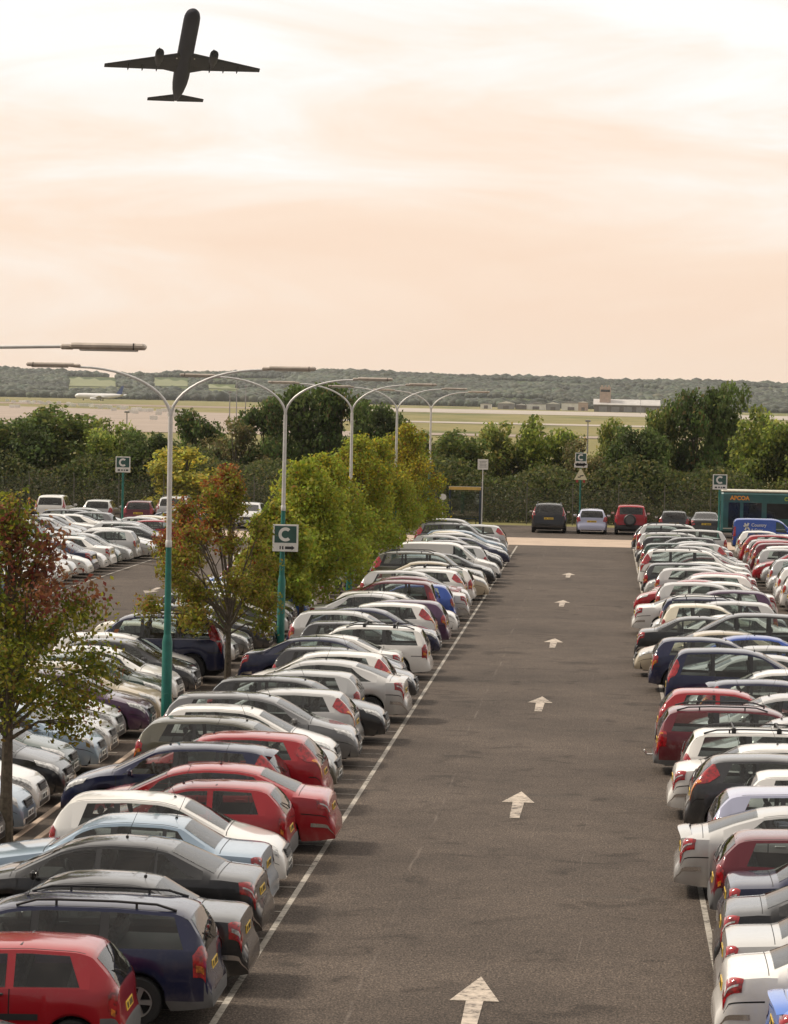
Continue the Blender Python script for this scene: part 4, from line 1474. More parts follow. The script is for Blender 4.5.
def noise3(P, s, seed):
    r_ = np.random.default_rng(seed)
    out = np.zeros(len(P))
    for _ in range(5):
        k = r_.normal(0, 1, 3) * s
        out += np.sin(P @ k + r_.uniform(0, 6.28))
    return out / 3


def red_green(rg, P, h, th):
    n = len(P)
    q = -.30 + 1.5 * np.exp(-((P[:, 0] - 1.05) / .8) ** 2 - ((P[:, 2] - 4.75) / .75) ** 2) + .55 * np.clip((P[:, 2] - 4.9) / 1.2, 0, 1)
    q += .42 * noise3(P, 1.9, 5) + rg.normal(0, .22, n)
    g = palette(rg, [GREEN, OLIVE, (.115, .15, .022), (.22, .16, .035)], [3, 3, 2, 1.5], n)
    r = palette(rg, [(.20, .055, .038), (.26, .11, .045), (.17, .085, .04)], [2.5, 3, 2.5], n)
    return np.where((q > .34)[:, None], r, g)


def orange_green(rg, P, h, th):
    n = len(P)
    f = (P[:, 2] - th) / (h - th)
    q = -.42 + 1.0 * (f - .4) + .5 * noise3(P, 1.6, 9) - .22 * P[:, 0] + rg.normal(0, .25, n)
    g = palette(rg, [OLIVE, GREEN, (.24, .17, .04)], [3, 2, 2.5], n)
    r = palette(rg, [RUST, (.28, .13, .04), REDL], [3, 3, .7], n)
    return np.where((q > .2)[:, None], r, g)


def yellow_green(gold):
    def fn(rg, P, h, th):
        n = len(P)
        f = (P[:, 2] - th) / (h - th)
        q = gold + .9 * (f - .5) + .4 * noise3(P, 1.3, 3) + rg.normal(0, .3, n)
        g = palette(rg, [OLIVE, (.24, .31, .034), (.33, .36, .045)], [2, 3, 2.5], n)
        r = palette(rg, [YELL, (.22, .19, .022), (.25, .13, .03)], [3, 3, .6], n)
        return np.where((q > .3)[:, None], r, g)
    return fn


MEDX = -10.0
GRP_T = 'young trees in the strip between the rows'
car_park_tree('maple_tree', 'red and green leaved young tree nearest, with bare trunk before the parked noses', (-10.09, U(21.45), .1), 21, 6.15, 3.6, red_green, 17000, .047, 1.75, .12, GRP_T, 30, .1, (.46, .8))
car_park_tree('maple_tree', 'orange topped young tree with a slim trunk beside the navy off-roader', (MEDX - .12, U(34.4), .1), 4, 6.1, 3.9, orange_green, 21000, .052, 1.2, .09, GRP_T, 34, .1, (.40, .62), -.55)
for i, (u, h, w, gold, lab) in enumerate((
        (41.6, 4.6, 2.6, -.55, 'bushy green tree behind the large white letter sign'),
        (44.2, 5.9, 4.0, -.5, 'broad yellow green tree just right of the second lamp post'),
        (48.6, 5.9, 4.0, -.35, 'yellow green tree around the foot of the third lamp post'),
        (54.2, 6.4, 4.0, -.15, 'rust tipped yellow tree right of the third lamp post'),
        (60.5, 6.1, 3.8, -.1, 'yellowing tree below the fourth lamp post'),
        (67.0, 6.8, 4.2, .15, 'golden tree below the fifth lamp post, last in the strip'))):
    car_park_tree('maple_tree', lab, (MEDX - (.45 if i % 2 else .75), U(u), .1), 40 + i, h, w, yellow_green(gold), 16000, .072, .9, .09, GRP_T, 30, .25, (.55, .85))

# trees and bushes beyond the boundary fence
VAR = []
for s in range(7):
    rg = np.random.default_rng(100 + s)
    lobes = []
    for k in range(46):
        a, z = rg.uniform(0, 6.28), rg.uniform(.10, .93)
        pr = math.sin(math.pi * min(1, .30 + .66 * z)) ** .55
        r = .42 * pr * rg.uniform(.2, 1)
        lobes.append((math.cos(a) * r, math.sin(a) * r, z, rg.uniform(.11, .20) * (.6 + .4 * pr)))
    P, D, k = crown_points(rg, 9500, lobes, .35)
    P[:, 2] = np.maximum(P[:, 2], .02)
    pal = [([DARKG, (.045, .062, .018), (.06, .07, .022)], [3, 3, 1]), ([DARKG, (.06, .075, .020), (.085, .085, .022)], [2, 3, 2]),
           ([(.06, .075, .02), (.09, .10, .022), (.13, .11, .03)], [3, 3, 1]), ([(.16, .15, .022), (.20, .16, .025), (.10, .11, .025)], [3, 2, 2]),
           ([DARKG, (.035, .05, .017), (.075, .06, .025)], [4, 3, 1]), ([(.07, .065, .025), (.10, .08, .035), (.05, .06, .02)], [3, 2, 2]),
           ([(.08, .10, .02), (.115, .125, .025), (.05, .065, .018)], [3, 3, 2])][s]
    col = palette(rg, pal[0], pal[1], len(P), .35) * np.clip(2.7 + 1.1 * noise3(P, 7, s), 1.0, 4.6)[:, None]
    me = leaf_mesh('crown', P, D, .022, col, rg)
    tr = limb_mesh(rg, .85, .022, [l[:3] for l in lobes[:14]], .15).mesh('trunk', [M_BARK])
    VAR.append((me, tr))

BACKT = [  # px centre, top y, half width px, distance u, variant, label
    (-28, 416, 46, 88, 1, 'dark green bushy tree at the far left end of the hedge'),
    (18, 419, 40, 88, 0, 'dark round bush-like tree left of the far sign post'),
    (62, 410, 46, 89, 1, 'broad mid green tree below the parked airliner'),
    (108, 419, 36, 88, 6, 'green tree standing behind the far sign post'),
    (146, 432, 30, 87, 0, 'low dark tree right of the far sign post'),
    (186, 449, 40, 84.5, 3, 'bright yellow green bush beside the first lamp post'),
    (196, 413, 26, 91, 4, 'slim dark tree behind the yellow green bush'),
    (236, 420, 34, 90, 5, 'brownish tree between the first and second lamp posts'),
    (264, 402, 30, 91, 4, 'dark tree just left of the second lamp post'),
    (304, 385, 38, 92, 0, 'tallest dark tree, right of the second lamp post'),
    (342, 389, 36, 92, 4, 'tall dark tree behind the third lamp post'),
    (378, 404, 30, 91, 0, 'dark tree between the third and fourth lamp posts'),
    (418, 434, 34, 90, 1, 'low green tree below the fifth lamp arms'),
    (462, 434, 36, 88, 1, 'green tree behind the bus shelter'),
    (500, 424, 38, 89, 2, 'olive tree above the white notice board'),
    (541, 417, 34, 89, 6, 'fresh green tree behind the black off-roader'),
    (578, 438, 30, 88, 5, 'low brown green tree behind the stacked signs'),
    (612, 420, 20, 89, 2, 'slim olive sapling below the hangar'),
    (640, 428, 34, 88, 0, 'dark tree behind the red off-roader'),
    (664, 405, 26, 90, 1, 'tall leaning green tree right of the hangar'),
    (694, 394, 30, 90, 4, 'tall dark tree left of the right sign post'),
    (728, 385, 32, 91, 0, 'tallest dark tree above the green bus'),
    (764, 407, 34, 88, 6, 'yellow green tree above the bus roof at right'),
    (806, 402, 40, 88, 2, 'olive tree at the far right edge')]
for i, (px, ty, hw_, u, v_, lab) in enumerate(BACKT):
    Y = U(u)
    x, _, top = at_y(px, ty, Y)
    wd = hw_ * 2 * (1.55 if i < 7 else 1.36) / F * Y
    t = thing('hedge_tree', lab, 'tree', (x, Y, 0), 0, 'trees beyond the boundary fence')
    for nm, me in (('crown', VAR[v_][0]), ('trunk', VAR[v_][1])):
        o = link(nm, me, t)
        o.scale = (wd, wd * .8, top * 1.02)
        o.rotation_euler.z = i * 1.7
# low bramble along the fence: one dense mass
rg = np.random.default_rng(77)
n = 60000
P = np.stack([rg.uniform(-58, 34, n), U(84.6) + rg.normal(0, .9, n), np.abs(rg.normal(0, 1.35, n)) + .05], 1)
P[:, 2] *= .75 + .35 * np.sin(P[:, 0] * 1.3) * np.sin(P[:, 0] * .47)
col = palette(rg, [(.045, .055, .02), (.08, .088, .03), (.13, .11, .055), (.22, .21, .14)], [5, 4, 2, .6], n, .35)  # palest tone paints bright speckles of sky-lit leaves into the colour
tag(link('bramble', leaf_mesh('bramble', P, np.tile([0, -.6, .5], (n, 1)), .09, col, rg)), kind='stuff')
n = 90000
P = np.stack([rg.uniform(-62, 40, n), U(87) + rg.uniform(-3, 6, n), rg.uniform(.1, 4.6, n)], 1)
P[:, 2] *= .8 + .2 * np.sin(P[:, 0] * .7) * np.sin(P[:, 0] * .31 + 1)
col = palette(rg, [(.07, .092, .026), (.115, .13, .036), (.18, .165, .055)], [4, 3, 1.5], n, .35)
tag(link('undergrowth', leaf_mesh('undergrowth', P, np.tile([0, -.6, .5], (n, 1)), .14, col, rg)), kind='stuff')

# far wood on the hills and the tree line at their foot: one mass
rg = np.random.default_rng(5)
n = 48000
X = rg.uniform(-1250, 560, n)
Y = 2930 + 1500 * rg.random(n) ** .85
line = rg.random(n) < .13
Y[line] = 2700 + rg.normal(0, 25, line.sum())
dens = noise3(np.stack([X / 60, Y / 90, 0 * X], 1), 1.0, 8)
keep = (dens > -.55) | (Y > 4080) | line
zz = np.where(Y > 2950, hill_z(X, np.maximum(Y, 2950)), 6.0)
apx, aup = 605 + X / Y * F, (zz - CH) / Y * F
FIELDS = ((64, 112, 9.5, 19.5), (150, 186, 11.5, 20.5), (205, 235, 10, 15))
for f0, f1, g0, g1 in FIELDS:
    keep &= ~((apx > f0 - 2) & (apx < f1 + 2) & (aup > g0 - 6) & (aup < g1))
X, Y = X[keep], Y[keep]
Z = np.where(Y > 2950, hill_z(X, np.maximum(Y, 2950)), 6.0)
R = rg.uniform(2.6, 4.6, len(X)) * np.where(rg.random(len(X)) < .04, 1.4, 1)
ico = []
ph = (1 + 5 ** .5) / 2
iv = np.array([(-1, ph, 0), (1, ph, 0), (-1, -ph, 0), (1, -ph, 0), (0, -1, ph), (0, 1, ph), (0, -1, -ph), (0, 1, -ph), (ph, 0, -1), (ph, 0, 1), (-ph, 0, -1), (-ph, 0, 1)]) / math.hypot(1, ph)
it = np.array([(0, 11, 5), (0, 5, 1), (0, 1, 7), (0, 7, 10), (0, 10, 11), (1, 5, 9), (5, 11, 4), (11, 10, 2), (10, 7, 6), (7, 1, 8), (3, 9, 4), (3, 4, 2), (3, 2, 6), (3, 6, 8), (3, 8, 9), (4, 9, 5), (2, 4, 11), (6, 2, 10), (8, 6, 7), (9, 8, 1)])
nb = len(X)
C = np.stack([X, Y, Z + R * .55], 1)
V = C[:, None, :] + iv[None] * (R[:, None, None] * rg.uniform(.82, 1.12, (nb, 12, 1))) * np.array([1.25, 1.25, .9])
Fi = (it[None] + (np.arange(nb) * 12)[:, None, None]).reshape(-1, 3)
me = bpy.data.meshes.new('distant_woodland')
me.vertices.add(nb * 12)
me.vertices.foreach_set('co', V.reshape(-1))
me.loops.add(len(Fi) * 3)
me.loops.foreach_set('vertex_index', Fi.reshape(-1).astype(np.int32))
me.polygons.add(len(Fi))
me.polygons.foreach_set('loop_start', np.arange(0, len(Fi) * 3, 3, dtype=np.int32))
cc = palette(rg, [(.042, .054, .034), (.056, .066, .042), (.07, .078, .046)], [3, 3, 1], nb, .35) * (1 + .45 * np.clip(noise3(np.stack([X / 45, Y / 70, 0 * X], 1), 1.0, 12), -1, 1.2))[:, None]
cc = np.repeat(cc, 20, 0)
at = me.attributes.new('leafcol', 'FLOAT_COLOR', 'FACE')
at.data.foreach_set('color', np.c_[cc, np.ones(len(cc))].reshape(-1).astype(np.float32))
me.materials.append(M_FARWOOD)
me.update()
tag(link('distant_woodland', me), kind='stuff')

M_FIELD = concrete_mat('stubble_field', (0.16, 0.17, 0.07), 0.01)
for f0, f1, g0, g1 in FIELDS:
    ysamp = np.linspace(2960, 4200, 300)
    mb = MB()
    rows = []
    for px in np.linspace(f0, f1, 10):
        xs_ = (px - 605) / F * ysamp
        up_ = (hill_z(xs_, ysamp) - CH) / ysamp * F
        rows.append([float(np.interp(g, np.maximum.accumulate(up_), ysamp)) for g in np.linspace(g0, g1 - 2.6 * abs(math.sin(px * .21)) - 2.2 * (px - f0) / (f1 - f0), 6)])
    vs = []
    for px, r_ in zip(np.linspace(f0, f1, 10), rows):
        for y_ in r_:
            x_ = (px - 605) / F * y_
            vs.append((x_, y_, float(hill_z(np.array(x_), np.array(y_))) + .6))
    mb.add(vs, [(i * 6 + j, (i + 1) * 6 + j, (i + 1) * 6 + j + 1, i * 6 + j + 1) for i in range(9) for j in range(5)])
    tag(mb.build('hillside_field', M_FIELD), kind='structure')

# ------------------------------------------------------------------ street lamps
M_POLE = plain('galvanised_pole', (0.60, 0.585, 0.56), 0.45, 0.3, 0.15, 5)
M_TEAL = plain('teal_paint', (0.008, 0.125, 0.098), 0.45, 0, 0.2, 4)
M_LAMP = plain('lamp_housing', (0.44, 0.38, 0.32), 0.5, 0, 0.2, 4)
M_LAMPGLASS = plain('lamp_cover', (0.55, 0.52, 0.47), 0.25)
LAMP = {}
m = MB()
m.tube([(0, 0, 4.35), (0, 0, 7.35)], [.062, .055], 14)
m.lathe([(.062, 4.33), (.075, 4.36), (.075, 4.48), (.062, 4.51)], 14, 0, 'z')
LAMP['upper_pole'] = m.mesh('upper_pole', [M_POLE])
m = MB()
m.tube([(0, 0, 2.3), (0, 0, 4.35)], [.085, .068], 14)
m.tube([(0, 0, -.05), (0, 0, 2.15), (0, 0, 2.32)], [.125, .12, .087], 14)
m.box((0, -.118, .75), (.10, .02, .42), 0, .008)
LAMP['lower_pole'] = m.mesh('lower_pole', [M_TEAL])
m = MB()
pts = []
for k in range(13):
    f = k / 12
    pts.append((2.14 * (1 - math.cos(f * math.pi / 2)) if f < 1 else 2.14, 0, 7.33 + 1.15 * math.sin(f * math.pi / 2)))
m.tube(pts + [(2.34, 0, 8.50)], [.038 - .012 * k / 13 for k in range(14)], 9)
LAMP['arm'] = m.mesh('arm', [M_POLE])
m = MB()
m.tube([(p[0] * .47, p[1], p[2]) for p in pts] + [(2.34, 0, 8.52)], [.038 - .012 * k / 13 for k in range(14)], 9)
LAMP['long_arm'] = m.mesh('arm', [M_POLE])
m = MB()
m.box((2.80, 0, 8.525), (1.10, .24, .092), 0, .03)
m.box((2.20, 0, 8.51), (.20, .11, .08), 0, .025)
m.box((3.19, 0, 8.526), (.012, .25, .097), 1)
LAMP['lamp_head'] = m.mesh('lamp_head', [M_LAMP, M_UNDER])
m = MB()
m.box((2.81, 0, 8.470), (.84, .18, .030), 0, .012)
LAMP['lamp_cover'] = m.mesh('lamp_cover', [M_LAMPGLASS])
LABS = ['double-armed lamp post whose arm alone reaches in from the left edge', 'double-armed lamp post with teal foot right of the nearest tree', 'double-armed lamp post carrying the large letter sign',
        'double-armed lamp post rising behind the broad yellow tree', 'double-armed lamp post, fourth along the strip above yellowing trees', 'double-armed lamp post farthest along the strip above the golden tree']
for i, (u, lean) in enumerate(((18.3, 0), (29.2, -.004), (39.6, .002), (50.3, -.004), (61.0, .002), (72.9, .002))):
    t = thing('street_lamp', LABS[i], 'lamp post', (MEDX, U(u), 0), (-.03, .05, -.02, .04, .0, .03)[i], 'double-armed lamp posts along the tree strip')
    t.rotation_euler.y = lean
    for nm in ('lower_pole', 'upper_pole'):
        link(nm, LAMP[nm], t)
    for a in (0, math.pi):
        ar = link('arm', LAMP['arm' if i else 'long_arm'], t, rot=(0, 0, a))
        hd = link('lamp_head', LAMP['lamp_head'], t, rot=(0, 0, a))
        link('lamp_cover', LAMP['lamp_cover'], hd)

# ------------------------------------------------------------------ signs
M_SIGNW = plain('sign_white', (0.72, 0.70, 0.64), 0.45, 0, 0.1)
M_SIGNG = plain('sign_green', (0.030, 0.085, 0.068), 0.45, 0, 0.2)
M_SIGNK = plain('sign_black', (0.03, 0.03, 0.03), 0.5)
M_SIGNY = plain('sign_cream', (0.70, 0.64, 0.42), 0.45, 0, 0.1)
M_REDB = plain('sign_red', (0.35, 0.03, 0.03), 0.5)


def letter_c(m, cx, cz, r, th, y, mat):
    """a bold C as a flat open ring"""
    pts = []
    for k in range(25):
        a = math.radians(48 + k * (264 / 24))
        pts.append((math.cos(a), math.sin(a)))
    vs = [(cx + c * r, y, cz + s * r) for c, s in pts] + [(cx + c * (r - th), y, cz + s * (r - th)) for c, s in pts]
    m.add(vs, [(k, k + 1, 26 + k, 25 + k) for k in range(24)], mat)


def letter_sign(label, loc, w, arrow=False, post=None, group='white signs with a letter C', lean=0):
    """board facing the lane's near end; origin at the middle of the board"""
    t = thing('car_park_sign', label, 'sign', loc, 0, group)
    h = w * 1.06
    m = MB()
    m.box((0, 0, 0), (w, .03, h), 0, .006)
    m.build('board', M_SIGNW, t)
    m = MB()
    m.sheet(0, 0, 0, 0, 0) if False else None
    gh = h * .62
    m.box((0, -.0175, h * .5 - gh / 2 - w * .06), (w * .86, .004, gh), 0)
    m.build('green_panel', M_SIGNG, t)
    m = MB()
    letter_c(m, 0, h * .5 - gh / 2 - w * .06, gh * .42, gh * .19, -.0215, 0)
    m.build('letter', M_SIGNW, t, smooth=False)
    m = MB()
    zz = -h * .5 + h * .14
    if arrow:
        m.box((w * .12, -.0175, zz), (w * .26, .004, h * .10), 0)
        m.add([(w * .25, -.0195, zz + h * .085), (w * .25, -.0195, zz - h * .085), (w * .37, -.0195, zz)], [(0, 1, 2)], 0)
        m.box((-w * .10, -.0175, zz), (w * .06, .004, h * .12), 0)
        m.box((-w * .20, -.0175, zz), (w * .05, .004, h * .12), 0)
    else:
        for x, q in ((-.27, .16), (-.06, .10), (.10, .08), (.28, .16)):
            m.box((w * x, -.0175, zz), (w * q, .004, h * .10), 0)
    m.build('small_lettering', M_SIGNK, t, smooth=False)
    if post:
        top, r, y = post
        m = MB()
        m.tube([(0, y, -loc[2] - .05), (0, y, -loc[2] + top)], r, 12)
        m.lathe([(r * 1.5, -loc[2] - .05), (r * 1.5, -loc[2] + 1.1), (r, -loc[2] + 1.2)], 12, 0, 'z')
        m.build('post', M_TEAL, t)
    return t


x, y, z = at_y(285.5, 538, U(39.6) - .16)
letter_sign('large white sign with letter C and arrow, fixed to the second lamp post', (x, y, z), .80, True)
x, y, z = at_y(123, 464.5, U(68))
letter_sign('small white letter C sign on green post among the far left rows', (x, y, z), .80, False, (z + .1, .06, .09))
x, y, z = at_y(720, 482, U(71.5))
letter_sign('small white letter C sign on green post left of the green bus', (x, y, z), .80, False, (z + .1, .06, .09))
# stacked signs before the hedge
Ys = U(81)
x, y, z = at_y(581, 459, Ys)
t = letter_sign('letter C board above an arrow plate and warning triangle, on one post', (x, y, z), .74, False, (z + .45, .05, .08))
_, _, z2 = at_y(581, 465.6, Ys)
m = MB()
m.box((0, 0, z2 - z), (.84, .03, .26), 0, .005)
pl = m.build('arrow_plate', M_SIGNW, t)
m = MB()
m.box((-.08, -.0175, z2 - z), (.46, .004, .07), 0)
m.add([(.14, -.0195, z2 - z + .08), (.14, -.0195, z2 - z - .08), (.30, -.0195, z2 - z)], [(0, 1, 2)], 0)
m.build('arrow_mark', M_SIGNK, pl, smooth=False)
_, _, z3 = at_y(581, 474.5, Ys)
m = MB()
m.prism([(-.42, z3 - z - .34), (.42, z3 - z - .34), (.04, z3 - z + .36), (-.04, z3 - z + .36)], -.015, .015, 0)
tr = m.build('warning_triangle', M_SIGNY, t, smooth=False)
m = MB()
m.box((.07, -.0175, z3 - z - .08), (.24, .004, .07), 0, M=Matrix.Rotation(-.2, 3, 'Y'))
m.box((-.09, -.0175, z3 - z - .17), (.18, .004, .06), 0)
m.build('warning_symbol', M_SIGNK, tr, smooth=False)
m = MB()
for sx in (-.22, .22):
    m.box((sx, .0, z3 - z - .43), (.14, .02, .16), 0)
m.build('red_backing', M_REDB, t)

# notice board on a pole and the shelter beside it
Yn = U(80.5)
x, y, z = at_y(483, 464.5, Yn)
t = thing('notice_sign', 'square white notice board on a thin pole beside the bus shelter', 'sign', (x, y, 0))
m = MB()
m.box((0, 0, z), (.66, .03, .66), 0, .006)
bd = m.build('board', M_SIGNW, t)
m = MB()
for k in range(5):
    m.box((0, -.0175, z + .2 - k * .09), (.46 - .06 * (k % 2), .004, .022), 0)
m.build('small_lettering', M_GREY, bd, smooth=False)
m = MB()
m.tube([(0, .05, -.05), (0, .05, z + .3)], .03, 8)
m.build('post', M_POLE, t)
M_BLUESH = plain('dark_blue_steel', (0.015, 0.030, 0.055), 0.5)
M_YELLOW = plain('yellow_fascia', (0.62, 0.40, 0.10), 0.5)
Yb = U(81.2)
xa, _, zt = at_y(449, 488, Yb)
xb, _, _ = at_y(481, 488, Yb)
xm, ln = (xa + xb) / 2, xb - xa
t = thing('bus_shelter', 'bus shelter with yellow roof edge and dark blue end post before the hedge', 'shelter', (xm, Yb, 0))
m = MB()
m.box((0, .62, zt + .04), (ln + .1, 1.3, .09), 0, .02)
m.build('roof', M_BLUESH, t)
m = MB()
m.box((0, -.045, zt), (ln, .03, .20), 0, .006)
m.build('roof_edge', M_YELLOW, t)
for sx in (-1, 1):
    m = MB()
    m.box((sx * (ln / 2 - .05), .62, zt / 2), (.09, 1.1, zt - .06), 0, .01)
    m.build('end_panel', M_BLUESH, t)
m = MB()
m.box((0, 1.22, zt / 2 + .15), (ln - .25, .012, zt - .8), 0)
m.build('back_pane', M_GLASS, t)
m = MB()
m.box((0, .95, .46), (ln - .5, .28, .05), 0, .01)
for sx in (-.7, .7):
    m.box((sx, .95, .22), (.05, .2, .44), 0)
m.build('bench', M_BLUESH, t)
x, y, z = at_y(443, 497, U(80.6))
t = thing('round_sign', 'small round white sign left of the bus shelter', 'sign', (x, y, 0))
m = MB()
m.lathe([(.001, -.015), (.21, -.015), (.21, .015), (.001, .015)], 24, 0, 'y', (0, 0, z))
m.build('disc', M_SIGNW, t)
m = MB()
m.tube([(0, .04, -.05), (0, .04, z + .15)], .025, 8)
m.build('post', M_POLE, t)

# boundary fence of wire between concrete posts
M_WIRE = plain('fence_wire', (0.10, 0.10, 0.09), 0.6, 0.4)
M_FPOST = plain('fence_post', (0.13, 0.12, 0.10), 0.8)
t = thing('wire_fence', 'tall wire boundary fence with thin posts along the hedge', 'fence', (0, U(83.4), 0))
for k in range(30):
    m = MB()
    m.box((0, 0, 1.2), (.06, .06, 2.4), 0, .01)
    m.tube([(0, 0, 2.38), (0, -.22, 2.7)], .03, 6)
    m.build('fence_post', M_FPOST, t, (-56 + 3.0 * k, 0, 0))
m = MB()
for z in (.1, .8, 1.5, 2.35):
    m.box((-12, -.055, z), (88, .008, .010), 0)
for k in range(440):
    x = -56 + .2 * k
    m.add([(x, -.058, .1), (x + .012, -.058, .1), (x + 2.262, -.058, 2.35), (x + 2.25, -.058, 2.35)], [(0, 1, 2, 3)], 0)
    m.add([(x, -.062, 2.35), (x + .012, -.062, 2.35), (x + 2.262, -.062, .1), (x + 2.25, -.062, .1)], [(0, 1, 2, 3)], 0)
m.build('wire_mesh', M_WIRE, t, smooth=False)

# ------------------------------------------------------------------ bus and lettered van
M_BUSG = plain('bus_green', (0.012, 0.085, 0.085), 0.35, 0, 0.2, 2, Coat_Weight=.6)
M_BUSC = plain('bus_cream', (0.55, 0.52, 0.44), 0.4)
M_ORANGE = plain('orange_lettering', (0.70, 0.28, 0.03), 0.5)
M_YGREEN = plain('lime_lettering', (0.35, 0.45, 0.05), 0.5)
Yv = U(77.2)
xb0 = (722 - 605) / 1271 * 77.2
t = thing('bus', 'dark green single-deck bus with cream roof standing behind the blue van', 'bus', (xb0, Yv, 0))
BL, BH, BW = 10.4, 2.85, 2.5
m = MB()
m.box((BL / 2, BW / 2, .35 + (BH - .35) / 2), (BL, BW, BH - .35), 0, .14)
m.box((BL / 2, -.012, .62), (BL - .3, .02, .05), 1)
m.build('body', [M_BUSG, M_BUSC], t)
m = MB()
m.box((BL / 2, BW / 2, BH + .03), (BL - .08, BW - .1, .13), 0, .05)
m.build('roof', M_BUSC, t)
for k, (a, b_) in enumerate(((.45, 1.15), (1.35, 2.45), (2.75, 4.35), (4.5, 6.1), (6.25, 7.85), (8.0, 9.6))):
    m = MB()
    m.box(((a + b_) / 2, -.004, 1.72 if k > 1 else 1.45), (b_ - a, .02, .92 if k > 1 else 1.5), 0, .004)
    m.build('window', M_PANE, t)
m = MB()
m.box((-.004, BW / 2, 1.65), (.02, BW - .3, 1.25), 0, .004)
m.build('windscreen', M_PANE, t)
for sy in (.35, BW - .35):
    m = MB()
    m.box((-.006, sy, .75), (.02, .28, .2), 0, .004)
    m.build('headlight', M_HEAD, t)
wm, wr_ = wheels_for(.48, 1)
for xw in (2.1, 7.6):
    for sy, a in ((.11, 0), (BW - .11, math.pi)):
        w = link('wheel', wm, t, (xw, sy, .48), (0, 0, a))
        link('rim', wr_, w)


def lettering(name, text, size, mat, parent, loc, bold=.0):
    c = bpy.data.curves.new(name, 'FONT')
    c.body = text
    c.size = size
    c.offset = bold
    c.extrude = .002
    c.align_x = 'LEFT'
    c.materials.append(mat)
    tmp = link(name, c)
    me = bpy.data.meshes.new_from_object(tmp.evaluated_get(bpy.context.evaluated_depsgraph_get()))
    bpy.data.objects.remove(tmp)
    bpy.data.curves.remove(c)
    return link(name, me, parent, loc, (math.pi / 2, 0, 0))


lettering('lettering', 'APCOA', .34, M_ORANGE, t, (.55, -.018, 2.36), .012)
lettering('lettering', 'C', .30, M_YGREEN, t, (3.8, -.018, 2.36), .012)
v_ = spawn_car('van', 'blue', (7.15, U(70.6), .006), 0, 'dark blue lettered panel van before the green bus', None)
v_.name = 'panel_van'
lettering('lettering', 'Country', .24, M_SIGNW, v_, (1.0, -.915, 1.40), .004)
lettering('lettering', '& Cater', .20, M_SIGNW, v_, (1.0, -.915, 1.14), .003)
m = MB()
m.add([(.62, 0, 1.20), (.70, 0, 1.18), (.90, 0, 1.56), (.80, 0, 1.60)], [(0, 1, 2, 3)], 0)
m.add([(.60, 0, 1.52), (.66, 0, 1.60), (.95, 0, 1.22), (.88, 0, 1.16)], [(0, 1, 2, 3)], 0)
m.add([(.56, -.001, 1.44), (.60, -.001, 1.36), (.86, -.001, 1.44), (.84, -.001, 1.52)], [(0, 1, 2, 3)], 0)
m.build('emblem', M_SIGNW, v_, (0, -.912, 0), smooth=False)

# ------------------------------------------------------------------ airfield buildings and aircraft
M_WHITEW = plain('white_cladding', (0.78, 0.75, 0.70), 0.6, 0, 0.15, .3)
M_DARKW = plain('dark_cladding', (0.15, 0.125, 0.12), 0.6, 0, 0.3, .3)
M_BRICK = plain('pink_brick', (0.46, 0.34, 0.28), 0.8, 0, 0.2, .5)
M_GREYW = plain('grey_cladding', (0.26, 0.25, 0.25), 0.6, 0, 0.2, .3)


def pxx(px, Y):
    return (px - 605.3) / F * Y


Yh = 2150.0
x0, x1 = pxx(594, Yh), pxx(659, Yh)
zg = tz(Yh)
t = thing('hangar', 'long white-roofed hangar with a brick tower across the airfield', 'hangar', ((x0 + x1) / 2, Yh, zg))
w_ = (x1 - x0) / 2
m = MB()
m.box((0, 15, 2.3), (2 * w_, 30, 4.6), 0)
m.build('wall', M_DARKW, t)
M_HROOF = plain('hangar_roof', (0.42, 0.40, 0.375), 0.7, 0, 0.15, .3)
m = MB()
pr = [(-1.2, 4.62), (31.2, 4.62), (31.2, 5.1), (14.6, 8.9), (-1.2, 5.1)]
m.add([(-w_ - .6, a, b) for a, b in pr] + [(w_ + .6, a, b) for a, b in pr],
      [(0, 1, 2, 3, 4), (9, 8, 7, 6, 5)] + [(k, k + 5, (k + 1) % 5 + 5, (k + 1) % 5) for k in range(5)], 0)
m.build('roof', M_HROOF, t, smooth=False)
for k in range(5):
    m = MB()
    m.box((-w_ + 6 + k * 8.6, -.06, 1.9), (5.6, .12, 3.6), 0)
    m.build('hangar_door', M_GREYW, t)
m = MB()
m.box((-w_ + 7.5, 8, 8.6), (7.6, 7.6, 17.2), 0)
for sx in (-2.4, 0, 2.4):
    m.box((-w_ + 7.5 + sx, 8, 17.8), (1.2, 7.6, 1.2), 0)
tw = m.build('tower', M_BRICK, t)
m = MB()
m.box((-w_ + 7.5, 4.15, 14.6), (6.4, .12, 1.6), 0)
m.build('tower_window', M_PANE, tw)
SHED = [(486, 8, 3.4, 'white'), (506, 12, 4.2, 'grey'), (521, 8, 3.2, 'dark'), (536, 14, 4.0, 'white'), (553, 10, 4.6, 'grey'), (571, 14, 5.2, 'white'), (583, 7, 6.0, 'brick'), (671, 12, 5.0, 'dark'), (686, 9, 7.0, 'white'), (700, 10, 5.5, 'brick')]
wall_of = {'white': M_WHITEW, 'grey': M_GREYW, 'dark': M_DARKW, 'brick': M_BRICK}
place = {486: 'farthest left of the airfield sheds', 506: 'second of the airfield sheds from the left', 521: 'below the wooded ridge, third from the left', 536: 'fourth from the left', 553: 'fifth from the left',
         571: 'two sheds left of the hangar', 583: 'just left of the hangar', 671: 'just right of the hangar', 686: 'second right of the hangar', 700: 'third right of the hangar, behind tree tops'}
